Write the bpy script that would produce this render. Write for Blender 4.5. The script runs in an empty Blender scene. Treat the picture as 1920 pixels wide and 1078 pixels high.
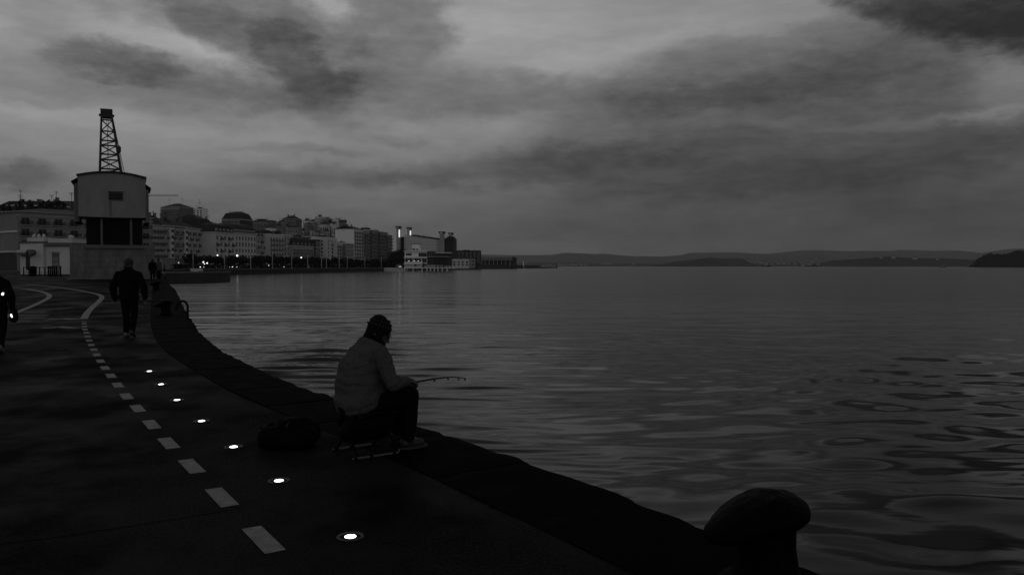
import bpy, bmesh, math, random
import numpy as np
from mathutils import Vector, Matrix, noise

random.seed(7)
rng = np.random.default_rng(11)
scene = bpy.context.scene
col = scene.collection

# ------------------------------------------------------------------ camera
W, H = 1920.0, 1078.0
LENS = 28.0
F = W * LENS / 36.0
CAM_Z = 1.6
HORIZON = 498.5
PITCH = math.atan((H / 2 - HORIZON) / F)
cam_d = bpy.data.cameras.new('camera')
cam_d.lens = LENS
cam_d.sensor_width = 36.0
cam_d.clip_start = 0.05
cam_d.clip_end = 30000
cam = bpy.data.objects.new('camera', cam_d)
col.objects.link(cam)
cam.location = (0, 0, CAM_Z)
cam.rotation_euler = (math.pi / 2 - PITCH, 0, 0)
scene.camera = cam


def ray(px, py):
    cx, cy = (px - W / 2) / F, (H / 2 - py) / F
    c, s = math.cos(PITCH), math.sin(PITCH)
    return Vector((cx, c + cy * s, -s + cy * c))


def atY(px, py, Y):
    d = ray(px, py)
    return Vector((0, 0, CAM_Z)) + d * (Y / d.y)


def X(px, Y):
    return atY(px, HORIZON, Y).x


def Z(py, Y):
    return atY(W / 2, py, Y).z


def smooth(a, b, x):
    t = min(1.0, max(0.0, (x - a) / (b - a)))
    return t * t * (3 - 2 * t)


def g(y):
    """quay level: flat near the camera, rising a little towards the crane"""
    return 0.42 * smooth(17, 48, y)


def gp(px, py, dz=0.0):
    d = ray(px, py)
    y = 5.0
    for _ in range(60):
        y2 = (CAM_Z - g(y) - dz) * d.y / (-d.z)
        y = 0.6 * y + 0.4 * min(y2, 400)
    return Vector((d.x / d.y * y, y, g(y) + dz))


WATER_Z = -1.6

# ------------------------------------------------------------------ sky, light, exposure
scene.view_settings.view_transform = 'Standard'
scene.view_settings.look = 'None'
scene.view_settings.gamma = 1.0
scene.view_settings.exposure = 0.0
scene.view_settings.use_curve_mapping = False
scene.cycles.use_denoising = True
scene.cycles.max_bounces = 6
scene.cycles.volume_bounces = 0
scene.cycles.caustics_reflective = False
scene.cycles.caustics_refractive = False

world = bpy.data.worlds.new('World')
scene.world = world
world.use_nodes = True
nt = world.node_tree
for n in list(nt.nodes):
    nt.nodes.remove(n)


def N(tree, kind, **kw):
    n = tree.nodes.new(kind)
    for k, v in kw.items():
        setattr(n, k, v)
    return n


def math_node(tree, op, a, b=None, clamp=False):
    n = tree.nodes.new('ShaderNodeMath')
    n.operation = op
    n.use_clamp = clamp
    for i, v in enumerate((a, b)):
        if v is None:
            continue
        if isinstance(v, (int, float)):
            n.inputs[i].default_value = v
        else:
            tree.links.new(v, n.inputs[i])
    return n.outputs[0]


def build_sky():
    L = nt.links.new
    tc = N(nt, 'ShaderNodeTexCoord')
    sep = N(nt, 'ShaderNodeSeparateXYZ')
    L(tc.outputs['Generated'], sep.inputs[0])
    u = math_node(nt, 'MULTIPLY', math_node(nt, 'ARCTAN2', sep.outputs[0], sep.outputs[1]), 57.29578)
    v = math_node(nt, 'MULTIPLY', math_node(nt, 'ARCSINE', sep.outputs[2]), 57.29578)
    v = math_node(nt, 'ABSOLUTE', v)
    uv = N(nt, 'ShaderNodeCombineXYZ')
    L(u, uv.inputs[0])
    L(v, uv.inputs[1])

    def fbm(scale, detail, sx, sy, rough=0.55, off=(0, 0, 0)):
        m = N(nt, 'ShaderNodeMapping')
        m.inputs['Scale'].default_value = (sx, sy, 1)
        m.inputs['Location'].default_value = off
        L(uv.outputs[0], m.inputs[0])
        t = N(nt, 'ShaderNodeTexNoise')
        t.inputs['Scale'].default_value = scale
        t.inputs['Detail'].default_value = detail
        t.inputs['Roughness'].default_value = rough
        L(m.outputs[0], t.inputs['Vector'])
        return t

    # wind-torn edges: shift the cloud coordinates by noise
    def shift(src, t, amt):
        s = N(nt, 'ShaderNodeVectorMath', operation='SUBTRACT')
        L(t.outputs['Color'], s.inputs[0])
        s.inputs[1].default_value = (0.5, 0.5, 0.5)
        m = N(nt, 'ShaderNodeVectorMath', operation='MULTIPLY')
        L(s.outputs[0], m.inputs[0])
        m.inputs[1].default_value = (amt[0], amt[1], 0)
        a = N(nt, 'ShaderNodeVectorMath', operation='ADD')
        L(src, a.inputs[0])
        L(m.outputs[0], a.inputs[1])
        return a.outputs[0]
    warped = shift(uv.outputs[0], fbm(0.11, 6, 0.7, 1.6, 0.6), (7, 3.4))
    warped = shift(warped, fbm(0.5, 8, 0.75, 1.3, 0.68, (3, 9, 0)), (3.6, 2.2))

    # clear-sky gradient between the clouds, as display values
    mr = N(nt, 'ShaderNodeMapRange')
    L(v, mr.inputs[0])
    mr.inputs[1].default_value = 0
    mr.inputs[2].default_value = 90
    ramp = N(nt, 'ShaderNodeValToRGB')
    L(mr.outputs[0], ramp.inputs[0])
    stops = [(0, .335), (3, .365), (6, .445), (10, .535), (17, .60), (26, .54), (42, .40), (90, .34)]  # overhead, out of frame, the sky is dimmed to darken the ground
    els = ramp.color_ramp.elements
    while len(els) < len(stops):
        els.new(0.5)
    for e, (a, c) in zip(els, stops):
        e.position = a / 90
        e.color = (c, c, c, 1)
    total = ramp.outputs[0]
    # the bay side (right) is the darker side of the dusk sky
    az = N(nt, 'ShaderNodeMapRange', interpolation_type='SMOOTHSTEP')
    L(u, az.inputs[0])
    az.inputs[1].default_value = -28
    az.inputs[2].default_value = 34
    az.inputs[3].default_value = 0.04
    az.inputs[4].default_value = -0.09
    total = math_node(nt, 'ADD', total, az.outputs[0])

    K = 57.29578 / F
    clouds = [
        # centre x, y, radius x, y (photo pixels), tilt, density, softness
        (490, 45, 225, 72, 22, .28, .25), (575, 118, 95, 45, 35, .24, .28), (745, 45, 100, 82, 30, .26, .28),
        (300, 5, 240, 34, 6, .2, .7), (215, 112, 90, 30, 8, .26, .4), (330, 165, 260, 40, 7, .2, .55),
        (110, 180, 190, 26, 8, .13, .7), (800, 178, 450, 38, 0, .2, .5), (600, 205, 70, 30, 20, .12, .8),
        (15, 332, 62, 15, 0, .24, .6), (650, 338, 190, 15, 2, .16, .6), (560, 290, 110, 8, 0, .09, .6),
        (430, 375, 220, 40, 0, .07, .8), (740, 270, 60, 10, 5, .12, .8), (60, 20, 70, 30, 20, .12, .7),
        (1560, 225, 560, 126, -6, .26, .2), (1500, 112, 370, 62, -5, .17, .25), (1040, 308, 320, 34, -6, .16, .45),
        (1760, 325, 480, 42, -3, .04, .5), (1500, 320, 700, 60, 0, .03, .7), (1850, 0, 240, 74, 21, .62, .25),
        (1910, 165, 55, 45, 0, -.25, .8), (1330, 145, 150, 16, -8, -.10, .9), (1640, 228, 190, 12, 3, -.12, .9),
        (1880, 212, 90, 9, -5, -.15, .9), (975, 248, 85, 28, 0, -.06, .7), (1000, 60, 260, 50, 0, -.04, .9),
        (1150, 92, 230, 18, -12, -.06, .9), (480, 118, 120, 14, 12, -.10, .8), (1230, 208, 140, 9, -5, .05, .9),
        (1000, 440, 300, 14, 0, .04, .8), (1500, 400, 420, 16, -2, .06, .8), (1430, 262, 160, 9, 2, -.06, .9),
        (200, 235, 250, 12, 4, -.05, .9), (1000, 140, 120, 26, -8, -.04, .9), (1800, 95, 110, 18, 8, -.12, .8),
    ]
    dens = 0.0
    for cx, cy, rx, ry, rot, amp, soft in clouds:
        d = ray(cx, cy).normalized()
        m = N(nt, 'ShaderNodeMapping', vector_type='TEXTURE')
        m.inputs['Location'].default_value = (math.degrees(math.atan2(d.x, d.y)), math.degrees(math.asin(d.z)), 0)
        m.inputs['Rotation'].default_value = (0, 0, -math.radians(rot))
        m.inputs['Scale'].default_value = (rx * K, ry * K, 1)
        L(warped, m.inputs[0])
        ln = N(nt, 'ShaderNodeVectorMath', operation='LENGTH')
        L(m.outputs[0], ln.inputs[0])
        r = N(nt, 'ShaderNodeMapRange', interpolation_type='SMOOTHSTEP')
        L(ln.outputs['Value'], r.inputs[0])
        r.inputs[1].default_value = 1 - soft
        r.inputs[2].default_value = 1 + soft
        r.inputs[3].default_value = amp
        r.inputs[4].default_value = 0
        dens = math_node(nt, 'ADD', r.outputs[0], dens)
    total = math_node(nt, 'MULTIPLY', total, math_node(nt, 'EXPONENT', math_node(nt, 'MULTIPLY', dens, -1.0)))
    # broken texture inside the cloud banks
    puff = fbm(0.95, 10, 0.62, 1.5, 0.72, (8, 4, 0))
    inside = math_node(nt, 'MULTIPLY', dens, 1.7, True)
    total = math_node(nt, 'MULTIPLY', total, math_node(nt, 'ADD', 1.0, math_node(nt, 'MULTIPLY', inside, math_node(nt, 'MULTIPLY', math_node(nt, 'SUBTRACT', puff.outputs['Fac'], 0.5), 0.75))))
    # fine streaks everywhere, and the same kind of cloud all round the sky
    for t, amp in ((fbm(0.16, 8, 0.5, 2.0, 0.6, (5, 2, 0)), .12), (fbm(0.6, 8, 0.45, 1.8, 0.68, (1, 7, 0)), .10)):
        c = math_node(nt, 'MULTIPLY', math_node(nt, 'SUBTRACT', t.outputs['Fac'], 0.5), amp)
        total = math_node(nt, 'ADD', total, c)
    total = math_node(nt, 'MAXIMUM', total, 0.18)
    lin = math_node(nt, 'POWER', total, 2.2)
    bg = N(nt, 'ShaderNodeBackground')
    L(lin, bg.inputs['Color'])
    bg.inputs['Strength'].default_value = 1.0
    out = N(nt, 'ShaderNodeOutputWorld')
    L(bg.outputs[0], out.inputs[0])


build_sky()
world.cycles.sampling_method = 'MANUAL'
world.cycles.sample_map_resolution = 512

# soft fill added to brighten the waterfront facades, low from behind the camera, right
fill_sun_d = bpy.data.lights.new('sun', 'SUN')
fill_sun_d.energy = 0.15
fill_sun_d.angle = math.radians(25)
sun = bpy.data.objects.new('sun', fill_sun_d)
col.objects.link(sun)
sun.rotation_euler = (math.radians(78), 0, math.radians(38))

# ------------------------------------------------------------------ materials
MATS = {}


def mat(name, c, rough=0.8, var=0.25, scale=3.0, bump=0.0, bscale=None, metal=0.0, emit=0.0, spec=0.4, stretch=(1, 1, 1), rvar=0.0, coat=0.0):
    if name in MATS:
        return MATS[name]
    m = bpy.data.materials.new(name)
    m.use_nodes = True
    t = m.node_tree
    b = t.nodes['Principled BSDF']
    b.inputs['Roughness'].default_value = rough
    b.inputs['Metallic'].default_value = metal
    b.inputs['Specular IOR Level'].default_value = spec
    if coat:
        b.inputs['Coat Weight'].default_value = coat
        b.inputs['Coat Roughness'].default_value = 0.15
    tc = N(t, 'ShaderNodeTexCoord')
    mp = N(t, 'ShaderNodeMapping')
    mp.inputs['Scale'].default_value = stretch
    t.links.new(tc.outputs['Object'], mp.inputs[0])
    nz = N(t, 'ShaderNodeTexNoise')
    nz.inputs['Scale'].default_value = scale
    nz.inputs['Detail'].default_value = 6
    nz.inputs['Roughness'].default_value = 0.65
    t.links.new(mp.outputs[0], nz.inputs['Vector'])
    r = N(t, 'ShaderNodeMapRange')
    t.links.new(nz.outputs['Fac'], r.inputs[0])
    r.inputs[1].default_value = 0.25
    r.inputs[2].default_value = 0.75
    r.inputs[3].default_value = c * (1 - var)
    r.inputs[4].default_value = c * (1 + var)
    t.links.new(r.outputs[0], b.inputs['Base Color'])
    if rvar:
        r2 = N(t, 'ShaderNodeMapRange')
        t.links.new(nz.outputs['Fac'], r2.inputs[0])
        r2.inputs[1].default_value = 0.3
        r2.inputs[2].default_value = 0.7
        r2.inputs[3].default_value = max(0.03, rough - rvar)
        r2.inputs[4].default_value = min(1, rough + rvar)
        t.links.new(r2.outputs[0], b.inputs['Roughness'])
    if bump:
        n2 = N(t, 'ShaderNodeTexNoise')
        n2.inputs['Scale'].default_value = bscale or scale * 4
        n2.inputs['Detail'].default_value = 5
        t.links.new(mp.outputs[0], n2.inputs['Vector'])
        bp = N(t, 'ShaderNodeBump')
        bp.inputs['Strength'].default_value = 1.0
        bp.inputs['Distance'].default_value = bump
        t.links.new(n2.outputs['Fac'], bp.inputs['Height'])
        t.links.new(bp.outputs[0], b.inputs['Normal'])
    if emit:
        b.inputs['Emission Color'].default_value = (1, 1, 1, 1)
        b.inputs['Emission Strength'].default_value = emit
    MATS[name] = m
    return m


def M(name):
    return MATS[name]


mat('stone_coping', .0030, .7, .5, 3.5, .006, 18, rvar=.12, spec=.006)
mat('stone_wall', .022, .8, .5, 1.2, .02, 4)
mat('paint_white', .16, .75, .42, 13, .0015, 60)
mat('paint_worn', .05, .6, .45, 5)
mat('cast_iron', .0026, .5, .6, 9, .012, 26, rvar=.15, spec=.02)
mat('joint', .0015, .95, .2, 9, spec=0)
mat('sole_grey', .035, .7, .3, 9, spec=.1)
mat('black_iron', .004, .6, .3, 10, .001, 40, spec=.04)
mat('steel_ring', .03, .5, .3, 20, metal=.3)
mat('lamp_lens', .8, .3, .0, emit=6)
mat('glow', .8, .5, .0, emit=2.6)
mat('glow_soft', .8, .5, .0, emit=.75)
mat('jacket_knit', .055, .95, .5, 75, .005, 90, spec=.1)
mat('cloth_black', .0035, .95, .4, 20, .002, 60, spec=.08)
mat('cloth_dark', .010, .9, .4, 14, .002, 50, spec=.1)
mat('cloth_mid', .05, .9, .3, 14, .002, 50, spec=.1)
mat('skin', .05, .6, .2, 14)
mat('hair', .008, .7, .3, 40)
mat('knit_hat', .006, .95, .4, 40, .004, 120, spec=.1)
mat('knit_light', .035, .95, .4, 40, .004, 120, spec=.1)
mat('shoe_dark', .012, .6, .3, 20)
mat('shoe_pale', .10, .6, .3, 20)
mat('rod_black', .006, .35, .2, 20)
mat('tube_grey', .07, .45, .3, 20, metal=.4)
mat('nylon_black', .0025, .8, .4, 25, .002, 60, spec=.06)
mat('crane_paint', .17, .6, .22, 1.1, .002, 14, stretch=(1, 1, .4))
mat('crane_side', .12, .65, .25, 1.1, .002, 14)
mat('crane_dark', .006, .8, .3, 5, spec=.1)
mat('crane_steel', .075, .6, .3, 6)
mat('crane_roof', .015, .7, .3, 4)
mat('lattice', .022, .7, .3, 8)
mat('masonry', .11, .85, .5, 1.6, .02, 5, stretch=(1.3, 1.3, .35))
mat('masonry_pale', .125, .85, .5, 1.6, .02, 5, stretch=(1.3, 1.3, .35))
mat('white_wall', .72, .85, .10, .5)
mat('cream_wall', .46, .85, .15, .3)
mat('grey_wall', .27, .85, .18, .3)
mat('mid_wall', .18, .85, .2, .3)
mat('dim_wall', .10, .85, .25, .3)
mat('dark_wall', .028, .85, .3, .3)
mat('roof_dark', .014, .85, .35, .5)
mat('roof_mid', .03, .85, .35, .5)
mat('glass_dark', .010, .25, .2, 2)
mat('frame_white', .55, .7, .1, 4)
mat('rail_dark', .012, .7, .2, 4)
mat('concrete_pale', .4, .85, .15, .4)
mat('bark', .02, .9, .3, 8)
mat('leaf', .018, .9, .5, .9, spec=.1)
mat('hedge_leaf', .012, .9, .5, .9, spec=.1)
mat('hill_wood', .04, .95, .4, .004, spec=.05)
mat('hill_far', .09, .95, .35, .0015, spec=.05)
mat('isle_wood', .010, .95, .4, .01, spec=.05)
mat('city_ground', .02, .9, .4, .05)
mat('car_dark', .012, .3, .2, 2, spec=.5)
mat('car_grey', .12, .3, .2, 2, spec=.5)
mat('tyre', .006, .9, .2, 10)
mat('boat_white', .30, .6, .1, 3)
mat('boat_dark', .02, .6, .2, 3)
mat('mast_pale', .30, .5, .1, 3)


def pavement_material():
    m = bpy.data.materials.new('wet_asphalt')
    m.use_nodes = True
    t = m.node_tree
    b = t.nodes['Principled BSDF']
    tc = N(t, 'ShaderNodeTexCoord')

    def tex(scale, detail, st=(1, 1, 1), rough=.6):
        mp = N(t, 'ShaderNodeMapping')
        mp.inputs['Scale'].default_value = st
        t.links.new(tc.outputs['Object'], mp.inputs[0])
        n = N(t, 'ShaderNodeTexNoise')
        n.inputs['Scale'].default_value = scale
        n.inputs['Detail'].default_value = detail
        n.inputs['Roughness'].default_value = rough
        t.links.new(mp.outputs[0], n.inputs['Vector'])
        return n.outputs['Fac']
    damp = tex(.55, 5, (1, .75, 1))
    fine = tex(48, 6)
    spots = tex(9, 5)

    def rng_(src, a, b_, c, d):
        r = N(t, 'ShaderNodeMapRange', interpolation_type='SMOOTHSTEP')
        t.links.new(src, r.inputs[0])
        for i, v in zip((1, 2, 3, 4), (a, b_, c, d)):
            r.inputs[i].default_value = v
        return r.outputs[0]
    base = math_node(t, 'MULTIPLY', rng_(damp, .35, .65, .006, .016), rng_(fine, .3, .7, .35, 1.65))
    base = math_node(t, 'MULTIPLY', base, rng_(spots, .25, .5, .7, 1.0))
    t.links.new(base, b.inputs['Base Color'])
    t.links.new(rng_(damp, .36, .62, .42, .7), b.inputs['Roughness'])
    t.links.new(rng_(tex(.8, 6, (1, .8, 1)), .38, .62, .001, .014), b.inputs['Specular IOR Level'])
    bp = N(t, 'ShaderNodeBump')
    bp.inputs['Distance'].default_value = .006
    t.links.new(fine, bp.inputs['Height'])
    t.links.new(bp.outputs[0], b.inputs['Normal'])
    MATS['wet_asphalt'] = m


pavement_material()


def water_material():
    m = bpy.data.materials.new('sea_water')
    m.use_nodes = True
    t = m.node_tree
    b = t.nodes['Principled BSDF']
    b.inputs['Base Color'].default_value = (.004, .004, .004, 1)
    b.inputs['IOR'].default_value = 1.17
    b.inputs['Specular IOR Level'].default_value = .5
    tc = N(t, 'ShaderNodeTexCoord')
    at = N(t, 'ShaderNodeAttribute', attribute_name='far')
    t.links.new(math_node(t, 'ADD', math_node(t, 'MULTIPLY', at.outputs['Fac'], .09), .05), b.inputs['Roughness'])

    def tex(scale, detail, st):
        mp = N(t, 'ShaderNodeMapping')
        mp.inputs['Scale'].default_value = st
        t.links.new(tc.outputs['Object'], mp.inputs[0])
        n = N(t, 'ShaderNodeTexNoise')
        n.inputs['Scale'].default_value = scale
        n.inputs['Detail'].default_value = detail
        n.inputs['Roughness'].default_value = .5
        t.links.new(mp.outputs[0], n.inputs['Vector'])
        return n.outputs['Fac']
    small = math_node(t, 'MULTIPLY', tex(1.6, 3, (.5, 1.3, 1)), .020)
    swell = math_node(t, 'MULTIPLY', tex(.2, 6, (.28, 1.2, 1)), .5)
    swell = math_node(t, 'MULTIPLY', swell, at.outputs['Fac'])
    hsum = math_node(t, 'ADD', small, swell)
    calm = N(t, 'ShaderNodeAttribute', attribute_name='ripple')
    hsum = math_node(t, 'MULTIPLY', hsum, calm.outputs['Fac'])
    bp = N(t, 'ShaderNodeBump')
    bp.inputs['Strength'].default_value = 1.0
    bp.inputs['Distance'].default_value = 1.0
    t.links.new(hsum, bp.inputs['Height'])
    t.links.new(bp.outputs[0], b.inputs['Normal'])
    MATS['sea_water'] = m


water_material()

# ------------------------------------------------------------------ mesh helpers


class MB:
    def __init__(self):
        self.v, self.f, self.m = [], [], []

    def add(self, verts, faces, mi=0):
        o = len(self.v)
        self.v += [tuple(p) for p in verts]
        self.f += [tuple(i + o for i in f) for f in faces]
        self.m += [mi] * len(faces)
        return self

    def box(self, x0, x1, y0, y1, z0, z1, mi=0):
        v = [(x, y, z) for z in (z0, z1) for y in (y0, y1) for x in (x0, x1)]
        f = [(0, 2, 3, 1), (4, 5, 7, 6), (0, 1, 5, 4), (2, 6, 7, 3), (0, 4, 6, 2), (1, 3, 7, 5)]
        return self.add(v, f, mi)

    def hexa(self, p, mi=0):
        f = [(0, 2, 3, 1), (4, 5, 7, 6), (0, 1, 5, 4), (2, 6, 7, 3), (0, 4, 6, 2), (1, 3, 7, 5)]
        return self.add(p, f, mi)

    def tube(self, pts, r, n=8, mi=0, cap=True):
        pts = [Vector(p) for p in pts]
        rs = r if isinstance(r, (list, tuple)) else [r] * len(pts)
        rings = []
        up = None
        for i, p in enumerate(pts):
            d = (pts[min(i + 1, len(pts) - 1)] - pts[max(i - 1, 0)])
            if d.length < 1e-9:
                d = Vector((0, 0, 1))
            d.normalize()
            if up is None:
                up = Vector((0, 0, 1)) if abs(d.z) < .9 else Vector((1, 0, 0))
            a = d.cross(up)
            a.normalize()
            b = a.cross(d)
            up = b
            rings.append([p + (a * math.cos(k * 2 * math.pi / n) + b * math.sin(k * 2 * math.pi / n)) * rs[i] for k in range(n)])
        v = [q for ring in rings for q in ring]
        f = []
        for i in range(len(pts) - 1):
            for k in range(n):
                k2 = (k + 1) % n
                f.append((i * n + k, i * n + k2, (i + 1) * n + k2, (i + 1) * n + k))
        if cap:
            f.append(tuple(range(n))[::-1])
            f.append(tuple((len(pts) - 1) * n + k for k in range(n)))
        return self.add(v, f, mi)

    def lathe(self, prof, n=24, c=(0, 0), mi=0):
        v, f = [], []
        for r, z in prof:
            for k in range(n):
                a = 2 * math.pi * k / n
                v.append((c[0] + r * math.cos(a), c[1] + r * math.sin(a), z))
        for i in range(len(prof) - 1):
            for k in range(n):
                k2 = (k + 1) % n
                f.append((i * n + k, i * n + k2, (i + 1) * n + k2, (i + 1) * n + k))
        f.append(tuple(range(n))[::-1])
        f.append(tuple((len(prof) - 1) * n + k for k in range(n)))
        return self.add(v, f, mi)

    def prism(self, poly, axis, a, b, mi=0):
        """poly: 2D outline, extruded along axis ('x','y','z') from a to b"""
        def P(q, t):
            if axis == 'y':
                return (q[0], t, q[1])
            if axis == 'x':
                return (t, q[0], q[1])
            return (q[0], q[1], t)
        n = len(poly)
        v = [P(q, a) for q in poly] + [P(q, b) for q in poly]
        f = [tuple(range(n))[::-1], tuple(range(n, 2 * n))]
        for i in range(n):
            j = (i + 1) % n
            f.append((i, j, n + j, n + i))
        return self.add(v, f, mi)

    def mesh(self, name, mats, smooth_=False):
        me = bpy.data.meshes.new(name)
        me.from_pydata(self.v, [], self.f)
        for m in (mats if isinstance(mats, (list, tuple)) else [mats]):
            me.materials.append(M(m))
        if any(self.m):
            me.polygons.foreach_set('material_index', self.m)
        bm = bmesh.new()
        bm.from_mesh(me)
        bmesh.ops.recalc_face_normals(bm, faces=bm.faces)
        bm.to_mesh(me)
        bm.free()
        if smooth_:
            me.polygons.foreach_set('use_smooth', [True] * len(me.polygons))
        return me

    def build(self, name, mats, parent=None, smooth_=False, bevel=0.0):
        me = self.mesh(name, mats, smooth_)
        if bevel:
            bm = bmesh.new()
            bm.from_mesh(me)
            bmesh.ops.bevel(bm, geom=[e for e in bm.edges], offset=bevel, segments=2, affect='EDGES', profile=.5)
            bm.to_mesh(me)
            bm.free()
        return link(name, me, parent)


def link(name, me, parent=None, loc=(0, 0, 0), rz=0.0):
    o = bpy.data.objects.new(name, me)
    col.objects.link(o)
    o.parent = parent
    o.location = loc
    o.rotation_euler = (0, 0, rz)
    return o


def thing(name, label, cat, loc=(0, 0, 0), rz=0.0, group=None):
    o = bpy.data.objects.new(name, None)
    o.empty_display_size = .2
    col.objects.link(o)
    o.location = loc
    o.rotation_euler = (0, 0, rz)
    return tag(o, label, cat, group)


def tag(o, label, cat, group=None):
    o['label'] = label
    o['category'] = cat
    if group:
        o['group'] = group
    return o


def struct(o):
    o['kind'] = 'structure'
    return o


def copy_tree(o, parent=None):
    c = o.copy()
    col.objects.link(c)
    c.parent = parent
    for ch in list(o.children):
        copy_tree(ch, c)
    return c


ORD = ['first', 'second', 'third', 'fourth', 'fifth', 'sixth', 'seventh', 'eighth', 'ninth', 'tenth', 'eleventh', 'twelfth',
       'thirteenth', 'fourteenth', 'fifteenth', 'sixteenth', 'seventeenth', 'eighteenth', 'nineteenth', 'twentieth',
       'twenty-first', 'twenty-second', 'twenty-third', 'twenty-fourth', 'twenty-fifth', 'twenty-sixth', 'twenty-seventh', 'twenty-eighth']

# ------------------------------------------------------------------ quay line
inner_px = [(979, 977), (859, 922), (778, 880), (740, 863), (640, 823), (560, 788), (522, 774), (471, 752), (417, 728), (363, 695),
            (320, 668), (306, 656), (291, 638), (284, 620), (281, 600), (282, 575), (284, 555), (286, 542)]
inner = [gp(*p) for p in inner_px]
d0 = (inner[0] - inner[2]).normalized()
near = [inner[0] + d0 * 1.2, inner[0] + d0 * 2.6, inner[0] + d0 * 5 + Vector((.4, 0, 0)), inner[0] + d0 * 9 + Vector((1.6, 0, 0)), inner[0] + d0 * 15 + Vector((4, 0, 0))]
for q in near:
    q.z = 0
# behind the far bollard the edge runs on along the sight line towards the jetty
far_pts = [Vector((-28.2, 62, .42)), Vector((-36, 80, .42)), Vector((-46.5, 104, .42)), Vector((-66.5, 148, .42))]
inner = near[::-1] + inner + far_pts


def resample(poly, step):
    out = []
    acc = 0.0
    P = [Vector((p.x, p.y, 0)) for p in poly]
    # two rounds of corner cutting for a smooth sweep
    for _ in range(2):
        Q = [P[0]]
        for a, b in zip(P, P[1:]):
            Q += [a * .75 + b * .25, a * .25 + b * .75]
        Q.append(P[-1])
        P = Q
    seg = [(b - a).length for a, b in zip(P, P[1:])]
    tot = sum(seg)
    n = int(tot / step)
    k = 0
    s = 0.0
    for i in range(n + 1):
        t = i * tot / n
        while k < len(seg) - 1 and s + seg[k] < t:
            s += seg[k]
            k += 1
        q = P[k].lerp(P[k + 1], min(1, (t - s) / max(seg[k], 1e-6)))
        out.append(q)
    return out


edge = resample(inner, 1.25)


def edge_normal(i):
    a, b = edge[max(0, i - 1)], edge[min(len(edge) - 1, i + 1)]
    d = (b - a).normalized()
    return Vector((d.y, -d.x, 0))      # towards the water


def edge_width(y):
    return .93 + .17 * smooth(8, 22, y)


def inner_x(y):
    for a, b in zip(edge, edge[1:]):
        if a.y <= y <= b.y:
            t = (y - a.y) / max(1e-6, b.y - a.y)
            return a.x + (b.x - a.x) * t
    return edge[0].x if y < edge[0].y else edge[-1].x


def build_quay():
    # pavement: one sheet inland of the coping
    ys = list(np.arange(edge[0].y + .05, 16, .8)) + list(np.arange(16, 60, 1.0)) + list(np.arange(60, 148, 6.0))
    ts = [0, .004, .01, .02, .04, .07, .11, .17, .26, .4, .6, 1]
    v, f = [], []
    for y in ys:
        x0 = inner_x(y)
        for t in ts:
            v.append((x0 + .01 - t * 260, y, g(y)))
    nc = len(ts)
    for i in range(len(ys) - 1):
        for j in range(nc - 1):
            a = i * nc + j
            f.append((a, a + nc, a + nc + 1, a + 1))
    mb = MB().add(v, f)
    pav = struct(mb.build('pavement', 'wet_asphalt'))
    # wall below the coping
    mb = MB()
    v, f = [], []
    for i, p in enumerate(edge):
        n = edge_normal(i)
        q = p + n * (edge_width(p.y) - .08)
        v += [(p.x + n.x * .05, p.y + n.y * .05, g(p.y) - .12), (q.x, q.y, g(p.y) - .12), (q.x, q.y, -4.2)]
    for i in range(len(edge) - 1):
        a, b = i * 3, i * 3 + 3
        f += [(a, a + 1, b + 1, b), (a + 1, a + 2, b + 2, b + 1)]
    wall = struct(mb.add(v, f).build('quay_wall', 'stone_wall'))
    # coping stones, one by one, each a little uneven with a worn outer edge
    for i in range(len(edge) - 1):
        p, q = edge[i], edge[i + 1]
        if q.y < .6:
            continue
        np_, nq = edge_normal(i), edge_normal(i + 1)
        dirv = (q - p).normalized()
        gap = .003
        lift = random.uniform(.006, .018)
        tilt = random.uniform(-.008, .008)
        nu, nv = 9, 7
        w0, w1 = edge_width(p.y), edge_width(q.y)
        jut = random.uniform(-.02, .025)
        vs, fs = [], []
        for a in range(nu):
            s = a / (nu - 1)
            base = (p + dirv * gap).lerp(q - dirv * gap, s)
            nn = np_.lerp(nq, s).normalized()
            ww = w0 + (w1 - w0) * s + jut
            for b in range(nv):
                t = [0, .012, .25, .55, .82, .95, 1][b]
                pt = base + nn * ww * t
                z = g(pt.y if pt.y > 17 else pt.y) + lift + tilt * (t - .5)
                wob = noise.noise(Vector((pt.x * 2.3, pt.y * 2.3, i * .37)))
                z += .007 * wob
                if b == 0:
                    z -= .03
                if b == nv - 2:
                    z -= .022 + .03 * noise.noise(Vector((pt.x * 3.2, pt.y * 3.2, 3)))
                    pt = pt + nn * .028 * noise.noise(Vector((pt.x * 5, pt.y * 5, 7)))
                if b == nv - 1:
                    z -= .09
                    pt = pt + nn * (.05 * noise.noise(Vector((pt.x * 3, pt.y * 3, 9))) + .03 * noise.noise(Vector((pt.x * 8, pt.y * 8, 2))))
                if a in (0, nu - 1) and 0 < b < nv - 1:
                    z -= .008
                vs.append((pt.x, pt.y, z))
        for a in range(nu - 1):
            for b in range(nv - 1):
                k = a * nv + b
                fs.append((k, k + 1, k + nv + 1, k + nv))
        # skirt
        rim = [a * nv for a in range(nu)] + [(nu - 1) * nv + b for b in range(1, nv)] + [a * nv + nv - 1 for a in range(nu - 2, -1, -1)] + [b for b in range(nv - 2, 0, -1)]
        o = len(vs)
        for k in rim:
            vs.append((vs[k][0], vs[k][1], vs[k][2] - .32))
        m = len(rim)
        for k in range(m):
            k2 = (k + 1) % m
            fs.append((rim[k], rim[k2], o + k2, o + k))
        MB().add(vs, fs).build('coping_stone', 'stone_coping', wall, smooth_=False)
    return pav, wall


pavement, quay_wall = build_quay()


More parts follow.
